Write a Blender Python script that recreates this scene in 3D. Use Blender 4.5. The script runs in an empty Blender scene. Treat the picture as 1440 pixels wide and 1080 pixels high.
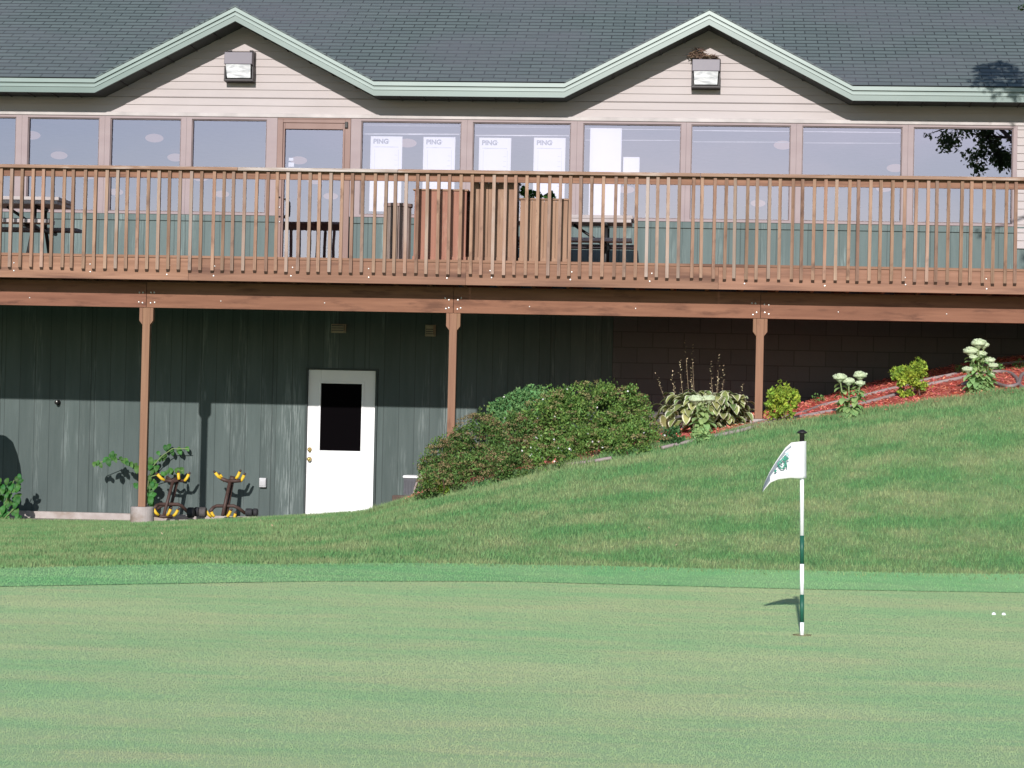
import bpy, math, random
import numpy as np
from mathutils import Matrix, Vector
random.seed(7); rng = np.random.default_rng(7)
R = math.radians
scn = bpy.context.scene
COL = scn.collection

# ------------------------------------------------------------------ camera
F = 3250.0; CZ = 1.40; PITCH = R(1.0); ROLL = R(1.25); PSI = R(4.6); DW = 30.2
cd = bpy.data.cameras.new('camera'); cam = bpy.data.objects.new('camera', cd); COL.objects.link(cam)
cd.sensor_width = 36; cd.lens = 36*F/1440; cd.clip_end = 3000; cd.clip_start = .1
CM = Matrix.Translation((0, 0, CZ)) @ Matrix.Rotation(math.pi/2+PITCH, 4, 'X') @ Matrix.Rotation(ROLL, 4, 'Z')
cam.matrix_world = CM; scn.camera = cam
BF = Matrix.Translation((0, DW, 0)) @ Matrix.Rotation(-PSI, 4, 'Z')      # building frame: u right, n inwards, z up
BFi = BF.inverted()
C3 = CM.to_3x3(); B3i = BFi.to_3x3(); CB = BFi @ Vector((0, 0, CZ))

def ray(px, py):
    return C3 @ Vector(((px-720)/F, -(py-540)/F, -1))
def P(px, py, n):                       # point of the building frame on the plane n
    d = B3i @ ray(px, py); t = (n-CB.y)/d.y
    return Vector((CB.x+d.x*t, n, CB.z+d.z*t))
def PZ(px, py, z):
    d = B3i @ ray(px, py); t = (z-CB.z)/d.z
    return Vector((CB.x+d.x*t, CB.y+d.y*t, z))
def U(px, py, n): return P(px, py, n).x
def Z(px, py, n): return P(px, py, n).z

# ------------------------------------------------------------------ terrain (building frame)
_e = [PZ(x, y, 0) for x, y in ((-250, 832), (0, 825.5), (200, 822), (450, 818), (700, 818), (900, 823), (1126, 829), (1300, 832), (1440, 834), (1700, 838))]
EU = [p.x for p in _e]; EN = [p.y for p in _e]
def n_edge(u): return np.interp(u, EU, EN)
Z39U = [-14, -8, -5.9, -4.1, -2.0, -1.33, -.65, .5, 1.65, 3.3, 5.8, 10, 16]
Z39V = [-.02, -.01, .02, .13, .29, .35, .59, .90, 1.17, 1.46, 1.86, 2.3, 2.5]
Z0U = [-14, -2.6, -1.6, -.5, .5, 2, 3.7, 4.7, 5.9, 8, 16]
Z0V = [0, .02, .12, .45, .85, 1.30, 1.72, 2.03, 2.30, 2.6, 2.9]
NB = -3.9
def h(u, n):
    u = np.asarray(u, float); n = np.asarray(n, float)
    ne = n_edge(u); zb = np.interp(u, Z39U, Z39V); z0 = np.interp(u, Z0U, Z0V)
    t = np.clip((n-ne)/(NB-ne), 0, 1); a = zb*(.35*t+.65*t*t*(3-2*t)*.9+.065*t)
    s = np.clip((n-NB)/(-.3-NB), 0, 1); s = .6*s+.4*s*s*(3-2*s)
    z = np.where(n < NB, a, zb+(z0-zb)*s)
    return np.where(n < ne, -.03, z)
def G(px, py):
    d = B3i @ ray(px, py); lo, hi = 8.0, 34.0
    ts = np.linspace(lo, hi, 4000); x = CB.x+d.x*ts; y = CB.y+d.y*ts; z = CB.z+d.z*ts
    k = np.nonzero(z < h(x, y))[0]
    i = k[0] if len(k) else len(ts)-1
    return Vector((x[i], y[i], float(h(x[i], y[i]))))
_f = [G(x, y) for x, y in ((-250, 802), (0, 799.5), (150, 796), (300, 793), (500, 793), (700, 794), (900, 798), (1100, 803), (1300, 807), (1440, 808), (1700, 810))]
FU = [p.x for p in _f]; FN = [p.y for p in _f]
def n_fringe(u): return np.interp(u, FU, FN)
_b = [G(x, y) for x, y in ((560, 712), (600, 702), (660, 688), (720, 672), (800, 657), (860, 645), (925, 631), (985, 621), (1075, 602), (1130, 597), (1200, 586), (1260, 577), (1330, 567), (1440, 553))]
BU = [p.x for p in _b]+[12.0]; BN = [p.y for p in _b]+[_b[-1].y-.3]
def n_bed(u): return np.interp(u, BU, BN)

# ------------------------------------------------------------------ materials
def nt(name):
    m = bpy.data.materials.new(name); m.use_nodes = True
    t = m.node_tree; b = t.nodes['Principled BSDF']
    return m, t, b
class NG:
    def __init__(s, t): s.t = t
    def n(s, ty, **k):
        o = s.t.nodes.new(ty)
        for a, v in k.items():
            if a in o.inputs: o.inputs[a].default_value = v
            else: setattr(o, a, v)
        return o
    def l(s, a, b): s.t.links.new(a, b)
    def math(s, op, a, b=None, c=None):
        o = s.n('ShaderNodeMath', operation=op)
        for i, v in enumerate((a, b, c)):
            if v is None: continue
            if isinstance(v, (int, float)): o.inputs[i].default_value = v
            else: s.l(v, o.inputs[i])
        return o.outputs[0]
    def mix(s, f, a, b, mode='MIX'):
        o = s.n('ShaderNodeMix', data_type='RGBA', blend_type=mode)
        for i, v in ((0, f), (6, a), (7, b)):
            if isinstance(v, (int, float)): o.inputs[i].default_value = v
            elif isinstance(v, tuple): o.inputs[i].default_value = (*v[:3], 1)
            else: s.l(v, o.inputs[i])
        return o.outputs[2]
    def coords(s, kind='Object', sc=(1, 1, 1), off=None):
        c = s.n('ShaderNodeTexCoord'); m = s.n('ShaderNodeMapping'); m.inputs['Scale'].default_value = sc
        s.l(c.outputs[kind], m.inputs['Vector'])
        if off is not None: s.l(off, m.inputs['Location'])
        return m.outputs[0]
    def noise(s, v, scale=1, detail=6, rough=.55, dist=0):
        o = s.n('ShaderNodeTexNoise', Scale=scale, Detail=detail, Roughness=rough, Distortion=dist)
        if v is not None: s.l(v, o.inputs['Vector'])
        return o.outputs[0]
    def ramp(s, f, lo, hi):
        o = s.n('ShaderNodeMapRange'); o.inputs[1].default_value = lo; o.inputs[2].default_value = hi
        s.l(f, o.inputs[0]); return o.outputs[0]
    def bump(s, hgt, strength, dist, b):
        o = s.n('ShaderNodeBump', Strength=strength, Distance=dist); s.l(hgt, o.inputs['Height']); s.l(o.outputs[0], b.inputs['Normal']); return o

def mat(name, c1, c2=None, rough=.8, sc=(8, 8, 8), lo=.35, hi=.65, bump=0, bd=.01, spec=.3, metal=0, rnd=0, island=False, trans=0, dirt=None, offrnd=False, grey=None):
    m, t, b = nt(name); g = NG(t)
    b.inputs['Roughness'].default_value = rough; b.inputs['Specular IOR Level'].default_value = spec; b.inputs['Metallic'].default_value = metal
    off = None
    if offrnd:
        oi = g.n('ShaderNodeObjectInfo'); off = g.math('MULTIPLY', oi.outputs['Random'], 37.)
    v = g.coords('Object', sc, off); no = g.noise(v)
    col = g.mix(g.ramp(no, lo, hi), c1, c2 or tuple(x*.72 for x in c1))
    if dirt:                                    # (colour, scale tuple, lo, hi)
        dn = g.noise(g.coords('Object', dirt[1], off), 1, 5, .6)
        col = g.mix(g.ramp(dn, dirt[2], dirt[3]), col, dirt[0])
    if grey:
        gr_ = g.math('FRACT', g.math('MULTIPLY', g.n('ShaderNodeObjectInfo').outputs['Random'], 7.7))
        gn = g.noise(g.coords('Object', (4, 4, 1.6), off), 1, 3)
        col = g.mix(g.math('MULTIPLY', g.math('POWER', gr_, 3.0), g.ramp(gn, .3, .6)), col, grey)
    if rnd:
        hv = .05 if island else .012
        if island: r = g.n('ShaderNodeNewGeometry').outputs['Random Per Island']
        else: r = g.n('ShaderNodeObjectInfo').outputs['Random']
        hs = g.n('ShaderNodeHueSaturation'); g.l(col, hs.inputs['Color'])
        g.l(g.math('MULTIPLY_ADD', r, 2*rnd, 1-rnd), hs.inputs['Value'])
        r2 = g.math('FRACT', g.math('MULTIPLY', r, 17.3))
        g.l(g.math('MULTIPLY_ADD', r2, hv, .5-hv/2), hs.inputs['Hue'])
        col = hs.outputs[0]
    g.l(col, b.inputs['Base Color'])
    if bump: g.bump(no, bump, bd, b)
    if trans:
        tr = g.n('ShaderNodeBsdfTranslucent'); g.l(col, tr.inputs[0]); mx = g.n('ShaderNodeMixShader'); mx.inputs[0].default_value = trans
        g.l(b.outputs[0], mx.inputs[1]); g.l(tr.outputs[0], mx.inputs[2]); g.l(mx.outputs[0], t.nodes['Material Output'].inputs[0])
    return m

def grass_mat(name, base, dry, dark, kind, blades=False):
    m, t, b = nt(name); g = NG(t)
    b.inputs['Roughness'].default_value = .75; b.inputs['Specular IOR Level'].default_value = .15
    v = g.coords('Object')
    if kind == 'green':
        a = g.noise(g.coords('Object', (.35, 1.1, 0)), 1, 4, .6, .4)
        c = g.noise(g.coords('Object', (1.6, 3.2, 0)), 1, 5, .6, .3)
        f = g.math('MULTIPLY_ADD', c, .45, g.math('MULTIPLY', a, .6))
        col = g.mix(g.ramp(f, .42, .64), base, dry)
        e = g.noise(g.coords('Object', (14, 26, 14)), 1, 3, .7)
        col = g.mix(g.math('MULTIPLY', g.ramp(e, .5, .8), .3), col, dark)
        q = g.noise(g.coords('Object', (.5, 6.5, 0)), 1, 3, .6, .2); col = g.mix(g.math('MULTIPLY', g.ramp(q, .5, .7), .55), col, dark)
        q2 = g.noise(g.coords('Object', (.28, .8, 0), None), 1, 2, .5); col = g.mix(g.math('MULTIPLY', g.ramp(q2, .52, .66), .5), col, tuple(x*1.08 for x in dry))
    else:
        sp = g.n('ShaderNodeSeparateXYZ'); g.l(v, sp.inputs[0])
        w = g.noise(g.coords('Object', (.22, .5, 0)), 1, 3, .5)
        ph = g.math('MULTIPLY_ADD', w, 5.0, g.math('MULTIPLY', sp.outputs[1], 6.5))
        st = g.math('MULTIPLY_ADD', g.math('SINE', ph), .5, .5)
        a = g.noise(g.coords('Object', (1.4, 2.6, 0)), 1, 5, .65, .3)
        f = g.math('MULTIPLY_ADD', st, .11, g.math('MULTIPLY', a, .86))
        col = g.mix(g.math('MULTIPLY', g.ramp(f, .38, .62), .7), base, dry)
        e = g.noise(g.coords('Object', (5, 9, 3)), 1, 4, .7)
        col = g.mix(g.math('MULTIPLY', g.ramp(e, .5, .72), .55), col, dark)
    if blades:
        r = g.n('ShaderNodeNewGeometry').outputs['Random Per Island']
        hs = g.n('ShaderNodeHueSaturation'); g.l(col, hs.inputs['Color'])
        k = .06 if kind == 'green' else .34
        g.l(g.math('MULTIPLY_ADD', r, 2*k, 1-k), hs.inputs['Value'])
        g.l(g.math('MULTIPLY_ADD', g.math('FRACT', g.math('MULTIPLY', r, 13.7)), *((.012, .494) if kind == 'green' else (.04, .48))), hs.inputs['Hue'])
        col = hs.outputs[0]
        tr = g.n('ShaderNodeBsdfTranslucent'); g.l(col, tr.inputs[0]); mx = g.n('ShaderNodeMixShader'); mx.inputs[0].default_value = .2
        g.l(b.outputs[0], mx.inputs[1]); g.l(tr.outputs[0], mx.inputs[2]); g.l(mx.outputs[0], t.nodes['Material Output'].inputs[0])
    else:
        g.bump(g.noise(g.coords('Object', (60, 60, 60)), 1, 3, .7), .25 if kind == 'green' else .9, .02, b)
    g.l(col, b.inputs['Base Color'])
    return m

M = {}
LG = ((.115, .245, .09), (.29, .31, .155), (.07, .165, .066))
GG = ((.256, .402, .196), (.36, .405, .218), (.218, .355, .168))
FG = ((.18, .40, .165), (.26, .42, .195), (.135, .335, .13))
M['lawn'] = grass_mat('lawn_soil', *LG, 'lawn'); M['lawnb'] = grass_mat('lawn_blade', *LG, 'lawn', True)
M['green'] = grass_mat('green_turf', *[tuple(x*1.22 for x in c) for c in GG], 'green'); M['greenb'] = grass_mat('green_blade', *GG, 'green', True)
M['fringe'] = grass_mat('fringe_turf', *FG, 'green'); M['fringeb'] = grass_mat('fringe_blade', *FG, 'green', True)
M['mulch'] = mat('red_mulch', (.66, .185, .14), (.42, .10, .075), sc=(30, 60, 30), bump=1, bd=.03)
M['chip'] = mat('mulch_chip', (.80, .265, .20), (.62, .17, .125), sc=(9, 9, 9), rnd=.4, island=True)
M['wood_u'] = mat('deck_wood_long', (.28, .152, .10), (.21, .11, .07), sc=(1.2, 18, 26), bump=.25, bd=.004, rnd=.12, offrnd=True, dirt=((.13, .066, .046), (.7, 3, 9), .52, .70))
M['wood_z'] = mat('deck_wood_upright', (.29, .178, .122), (.195, .11, .074), sc=(30, 30, 2.2), bump=.2, bd=.003, rnd=.24, offrnd=True, grey=(.33, .275, .245), dirt=((.13, .072, .05), (9, 9, 5), .56, .72))
M['post'] = mat('post_wood', (.245, .136, .083), (.205, .108, .066), sc=(40, 40, 1.6), bump=.2, bd=.003, rnd=.06, offrnd=True, dirt=((.15, .078, .048), (8, 8, 3), .6, .74))
M['cap_grey'] = mat('weathered_rail', (.46, .41, .38), (.29, .225, .19), sc=(2.5, 30, 30), bump=.2, bd=.003)
M['cap'] = mat('rail_cap', (.30, .19, .135), (.22, .13, .09), sc=(2.0, 30, 30), bump=.2, bd=.003, dirt=((.42, .34, .29), (1.2, 8, 8), .58, .7))
M['beam'] = mat('beam_wood', (.23, .108, .066), (.17, .076, .046), sc=(1.2, 20, 20), bump=.2, bd=.004, rnd=.06, offrnd=True, dirt=((.12, .054, .034), (2.2, 5, 12), .53, .68))
M['bolt'] = mat('zinc_bolt', (.75, .74, .72), rough=.35, metal=.6)
M['endgrain'] = mat('end_grain', (.10, .06, .045))
M['concrete'] = mat('concrete', (.38, .34, .325), (.31, .265, .25), sc=(9, 9, 9), bump=.2, bd=.004, dirt=((.22, .165, .13), (2, 2, 4), .55, .75))
M['taupe'] = mat('taupe_frame', (.285, .225, .228), (.26, .20, .205), rough=.55, sc=(2, 2, 5))
M['sash'] = mat('dark_sash', (.16, .115, .115), rough=.5)
M['trimw'] = mat('pale_trim', (.45, .41, .40), rough=.5, sc=(3, 3, 3))
M['doorbrown'] = mat('brown_door_frame', (.225, .14, .12), (.20, .12, .10), rough=.5, sc=(4, 4, 2))
M['siding'] = mat('lap_siding', (.40, .355, .35), (.375, .33, .325), rough=.6, sc=(.8, .8, 3), dirt=((.34, .30, .295), (.5, 1, 1.2), .5, .75))
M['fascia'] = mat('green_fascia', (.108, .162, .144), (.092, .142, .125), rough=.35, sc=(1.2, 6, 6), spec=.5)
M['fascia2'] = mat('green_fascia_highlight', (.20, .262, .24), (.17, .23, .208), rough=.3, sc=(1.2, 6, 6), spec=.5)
M['soffit'] = mat('dark_soffit', (.075, .085, .08), sc=(2, 2, 2))
M['white'] = mat('white_paint', (.80, .80, .82), (.78, .78, .80), rough=.45, sc=(3, 3, 1))
M['black'] = mat('black_metal', (.02, .018, .018), rough=.45)
M['darktrim'] = mat('dark_trim', (.035, .05, .05), rough=.6)
M['brass'] = mat('brass', (.80, .60, .22), rough=.3, metal=.8)
M['bronze'] = mat('bronze_housing', (.135, .12, .145), (.12, .105, .13), rough=.45, sc=(3, 3, 3))
M['bronzed'] = mat('bronze_edge', (.04, .034, .036), rough=.5)
M['paper'] = mat('white_paper', (.84, .84, .85), (.81, .81, .82), rough=.7, sc=(1, 1, 1))
M['ink'] = mat('grey_ink', (.26, .26, .30), rough=.8)
M['inkpale'] = mat('pale_grey_ink', (.68, .68, .70), rough=.8)
M['boxgrey'] = mat('grey_box', (.52, .52, .54), rough=.5)
M['rust'] = mat('rusty_brown_steel', (.075, .042, .035), (.05, .03, .026), rough=.55, sc=(14, 14, 14), bump=.15, bd=.003)
M['yellow'] = mat('yellow_rubber', (.72, .47, .035), (.60, .38, .03), rough=.5, sc=(12, 12, 12), dirt=((.30, .18, .05), (16, 16, 16), .66, .8))
M['rubber'] = mat('black_rubber', (.03, .03, .035), (.022, .022, .025), rough=.7, sc=(20, 20, 20))
M['rubber2'] = mat('worn_rubber', (.085, .075, .075), (.06, .055, .055), rough=.75, sc=(20, 20, 20))
M['plank_red'] = mat('red_stained_board', (.31, .15, .108), (.25, .115, .082), sc=(16, 16, 1.3), bump=.2, bd=.003, dirt=((.40, .25, .185), (10, 10, 2), .58, .75))
M['plank_brown'] = mat('brown_board', (.30, .185, .125), (.20, .115, .08), sc=(14, 14, 1.0), bump=.2, bd=.003, dirt=((.37, .25, .175), (8, 8, 1.2), .54, .72))
M['plank_tan'] = mat('tan_board', (.32, .20, .135), (.24, .14, .095), sc=(18, 18, 1.2), bump=.2, bd=.003)
M['grey_slat'] = mat('weathered_slat', (.33, .26, .235), (.20, .145, .125), sc=(25, 25, 3), bump=.2, bd=.003, rnd=.2, island=True)
M['table'] = mat('grey_table_plank', (.42, .37, .36), (.34, .295, .29), sc=(3, 20, 20), bump=.15, bd=.003)
M['table_dark'] = mat('dark_bench_plank', (.15, .135, .15), (.11, .10, .11), sc=(3, 20, 20))
M['hose'] = mat('grey_hose', (.30, .245, .24), (.25, .20, .195), rough=.6, sc=(10, 10, 10))
M['rock'] = mat('grey_rock', (.40, .35, .32), (.26, .22, .20), sc=(12, 12, 12), bump=.5, bd=.02)
M['stem'] = mat('green_stem', (.20, .26, .11), (.16, .20, .09))
M['twig'] = mat('brown_twig', (.13, .075, .05), (.09, .05, .035))
M['bark'] = mat('bark', (.13, .10, .08), (.07, .055, .045), sc=(12, 12, 3), bump=.8, bd=.03)
def leaf(name, c1, c2, k=.45, tr=.3, sc=(5, 5, 5)): return mat(name, c1, c2, rough=.55, sc=sc, rnd=k, island=True, trans=tr, spec=.25)
M['spirea'] = leaf('spirea_leaf', (.165, .27, .065), (.105, .20, .045), .5)
M['spirea_d'] = leaf('spirea_dark_leaf', (.125, .21, .055), (.08, .15, .038), .5)
M['spirea_br'] = leaf('spirea_russet_head', (.235, .185, .088), (.18, .135, .065), .3, .1)
M['spirea_b'] = leaf('spirea_brown_head', (.245, .225, .095), (.20, .165, .075), .3, .1)
M['spirea_g'] = leaf('fresh_leaf', (.17, .33, .12), (.11, .24, .085))
M['petal'] = mat('white_petal', (.75, .72, .72))
M['privet'] = leaf('yellow_green_leaf', (.36, .44, .055), (.21, .34, .05), .40)
M['vine'] = leaf('vine_leaf', (.062, .185, .04), (.042, .13, .028), .35, .25)
M['hosta'] = leaf('hosta_leaf', (.17, .27, .085), (.33, .34, .13), .35, .25)
M['hosta_w'] = leaf('hosta_margin', (.76, .76, .58), (.66, .66, .42), .15, .2)
M['sedum'] = leaf('sedum_leaf', (.34, .50, .19), (.24, .39, .15), .25, .25)
M['sedum_h'] = mat('sedum_head', (.50, .56, .38), (.38, .45, .27), sc=(45, 45, 45), bump=.9, bd=.01, lo=.4, hi=.6)
M['dkleaf'] = leaf('dark_green_leaf', (.055, .15, .045), (.035, .10, .03), .35, .2)
M['weed'] = leaf('weed_grass', (.13, .28, .08), (.09, .20, .06), .4, .25)
M['seed'] = leaf('seed_stalk', (.42, .36, .22), (.30, .24, .14), .4, .1)
M['treeleaf'] = leaf('tree_leaf', (.06, .11, .035), (.04, .08, .025), .45, .25)
M['nest'] = mat('twig_nest', (.20, .13, .095), (.12, .075, .055), sc=(40, 40, 40), rnd=.4, island=True)
M['flagw'] = mat('white_nylon', (.84, .84, .84), (.80, .79, .78), rough=.6, sc=(6, 6, 6), trans=.25)
M['flaggrey'] = mat('flag_grey_fold', (.27, .30, .335), (.22, .245, .28), rough=.6, sc=(8, 8, 8), trans=.2)  # grey strip along the flag's fold, widening over the tip
M['flaggreen'] = mat('flag_green_print', (.03, .20, .13), (.05, .27, .19), rough=.6)
M['flagblue'] = mat('flag_pale_print', (.50, .66, .70), rough=.6)
M['polegreen'] = mat('green_pole_band', (.018, .10, .068), (.014, .085, .055), rough=.4)
M['acgrey'] = mat('grey_casing', (.075, .075, .09), (.055, .055, .065), rough=.5)
M['oldbox'] = mat('weathered_sleeper', (.13, .085, .07), (.075, .05, .042), sc=(4, 20, 20), bump=.3, bd=.01)
M['tanbox'] = mat('tan_vent', (.42, .36, .26), rough=.6)
M['hole'] = mat('cup_shadow', (.10, .085, .05), (.16, .12, .06), sc=(30, 30, 30))
M['inner_w'] = mat('inner_wall', (.16, .14, .145)); M['inner_f'] = mat('inner_floor', (.10, .08, .07)); M['inner_c'] = mat('inner_ceiling', (.20, .18, .18))
M['rail_w'] = mat('white_headrail', (.85, .85, .86), rough=.3)

def special():
    # glass that mirrors the sky and lets the lit room lamps and posters through
    m, t, b = nt('window_glass'); g = NG(t); t.nodes.remove(b)
    gl = g.n('ShaderNodeBsdfGlossy'); gl.inputs['Roughness'].default_value = .0; gl.inputs['Color'].default_value = (.86, .80, .98, 1)
    nz = g.noise(g.coords('Object', (.7, .7, .9)), 1, 2); bp = g.n('ShaderNodeBump', Strength=.1, Distance=.02); g.l(nz, bp.inputs['Height']); g.l(bp.outputs[0], gl.inputs['Normal'])
    tr = g.n('ShaderNodeBsdfTransparent'); tr.inputs[0].default_value = (.80, .79, .82, 1)
    mx = g.n('ShaderNodeMixShader'); mx.inputs[0].default_value = .345
    g.l(tr.outputs[0], mx.inputs[1]); g.l(gl.outputs[0], mx.inputs[2]); g.l(mx.outputs[0], t.nodes['Material Output'].inputs[0]); M['glass'] = m
    m, t, b = nt('dark_door_glass'); b.inputs['Base Color'].default_value = (.008, .006, .007, 1); b.inputs['Roughness'].default_value = .3; b.inputs['Specular IOR Level'].default_value = .0
    g = NG(t); nz = g.noise(g.coords('Object', (20, 20, 9)), 1, 6, .7); g.l(g.mix(g.ramp(nz, .66, .74), (.003, .0025, .003), (.02, .019, .02)), b.inputs['Base Color']); M['dkglass'] = m
    m, t, b = nt('lamp_glow'); b.inputs['Base Color'].default_value = (.6, .5, .45, 1); b.inputs['Emission Color'].default_value = (1, .62, .48, 1); b.inputs['Emission Strength'].default_value = .22; M['glow'] = m
    # lens of the wall lights
    m, t, b = nt('prismatic_lens'); g = NG(t); b.inputs['Roughness'].default_value = .12; b.inputs['Specular IOR Level'].default_value = .9
    nz = g.noise(g.coords('Object', (5, 5, 16)), 1, 3, .5, 1.0); g.l(g.mix(g.ramp(nz, .38, .62), (.85, .85, .86), (.42, .43, .45)), b.inputs['Base Color']); g.bump(nz, .5, .02, b); M['lens'] = m
    # vertical grooved plywood, weathered streaks
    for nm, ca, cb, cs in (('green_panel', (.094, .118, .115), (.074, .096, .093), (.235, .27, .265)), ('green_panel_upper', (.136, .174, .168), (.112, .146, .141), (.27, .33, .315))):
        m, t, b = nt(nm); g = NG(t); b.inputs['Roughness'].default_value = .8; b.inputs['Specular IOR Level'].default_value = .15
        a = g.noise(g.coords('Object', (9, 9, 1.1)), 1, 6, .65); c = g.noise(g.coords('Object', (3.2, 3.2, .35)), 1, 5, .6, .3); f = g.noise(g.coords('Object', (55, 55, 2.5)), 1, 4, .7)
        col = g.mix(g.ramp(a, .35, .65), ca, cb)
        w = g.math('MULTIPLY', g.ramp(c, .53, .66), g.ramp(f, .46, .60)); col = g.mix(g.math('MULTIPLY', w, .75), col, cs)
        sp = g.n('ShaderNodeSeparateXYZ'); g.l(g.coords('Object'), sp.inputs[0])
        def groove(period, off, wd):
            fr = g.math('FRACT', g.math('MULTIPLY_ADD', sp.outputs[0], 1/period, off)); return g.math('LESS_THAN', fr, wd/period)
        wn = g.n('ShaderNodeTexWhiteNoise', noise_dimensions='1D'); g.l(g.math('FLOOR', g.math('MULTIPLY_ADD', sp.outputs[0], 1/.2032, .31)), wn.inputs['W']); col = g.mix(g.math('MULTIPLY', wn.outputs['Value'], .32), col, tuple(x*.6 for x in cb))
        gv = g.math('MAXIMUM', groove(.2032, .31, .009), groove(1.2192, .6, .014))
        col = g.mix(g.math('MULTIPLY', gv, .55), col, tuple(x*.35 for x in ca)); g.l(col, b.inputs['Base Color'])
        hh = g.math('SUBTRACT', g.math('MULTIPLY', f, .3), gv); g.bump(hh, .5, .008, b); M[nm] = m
    # concrete block
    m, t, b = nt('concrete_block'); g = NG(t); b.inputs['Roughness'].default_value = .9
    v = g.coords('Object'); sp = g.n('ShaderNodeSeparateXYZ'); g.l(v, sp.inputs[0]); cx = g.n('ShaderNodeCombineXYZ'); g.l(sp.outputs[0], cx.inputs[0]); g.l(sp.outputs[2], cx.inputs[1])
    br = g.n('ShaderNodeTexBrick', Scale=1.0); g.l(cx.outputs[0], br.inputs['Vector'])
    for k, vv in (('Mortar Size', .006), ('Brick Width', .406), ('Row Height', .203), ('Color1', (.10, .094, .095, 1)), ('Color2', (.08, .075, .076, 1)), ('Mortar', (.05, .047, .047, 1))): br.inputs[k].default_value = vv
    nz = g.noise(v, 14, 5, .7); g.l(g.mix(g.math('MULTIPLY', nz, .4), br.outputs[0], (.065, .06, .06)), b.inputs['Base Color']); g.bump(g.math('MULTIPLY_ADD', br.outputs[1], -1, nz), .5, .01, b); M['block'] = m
    # three-tab shingles: courses are real steps, the slots come from the brick pattern
    m, t, b = nt('asphalt_shingle'); g = NG(t); b.inputs['Roughness'].default_value = .85; b.inputs['Specular IOR Level'].default_value = .2
    v = g.coords('Object'); sp = g.n('ShaderNodeSeparateXYZ'); g.l(v, sp.inputs[0]); cx = g.n('ShaderNodeCombineXYZ')
    g.l(sp.outputs[0], cx.inputs[0]); g.l(g.math('SUBTRACT', sp.outputs[2], ROOFZ), cx.inputs[1])
    br = g.n('ShaderNodeTexBrick', Scale=1.0, offset=.46); g.l(cx.outputs[0], br.inputs['Vector'])
    for k, vv in (('Mortar Size', .0075), ('Mortar Smooth', .2), ('Brick Width', .29), ('Row Height', DZ), ('Color1', (.128, .158, .156, 1)), ('Color2', (.106, .132, .132, 1)), ('Mortar', (.026, .03, .034, 1))): br.inputs[k].default_value = vv
    big = g.noise(g.coords('Object', (.5, .5, .9)), 1, 4, .6); gr = g.noise(v, 60, 3, .8)
    col = g.mix(g.math('MULTIPLY', g.ramp(big, .4, .65), .55), br.outputs[0], (.122, .118, .14)); col = g.mix(g.math('MULTIPLY', g.ramp(gr, .35, .75), .35), col, (.06, .085, .08))
    hs = g.n('ShaderNodeMix', data_type='RGBA', blend_type='MULTIPLY'); g.l(col, b.inputs['Base Color']); t.nodes.remove(hs); M['shingle'] = m
SLOPE = math.tan(R(27.0)); COURSE = .143; DZ = COURSE*math.sin(R(27.0))
EO = -.55
zft = np.mean([Z(65, 106.5, EO), Z(660, 117.5, EO), Z(1320, 125.5, EO)]); zfb = np.mean([Z(65, 126, EO), Z(660, 137, EO), Z(1320, 145, EO)])
ROOFZ = float(zft)+.012
special()

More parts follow.
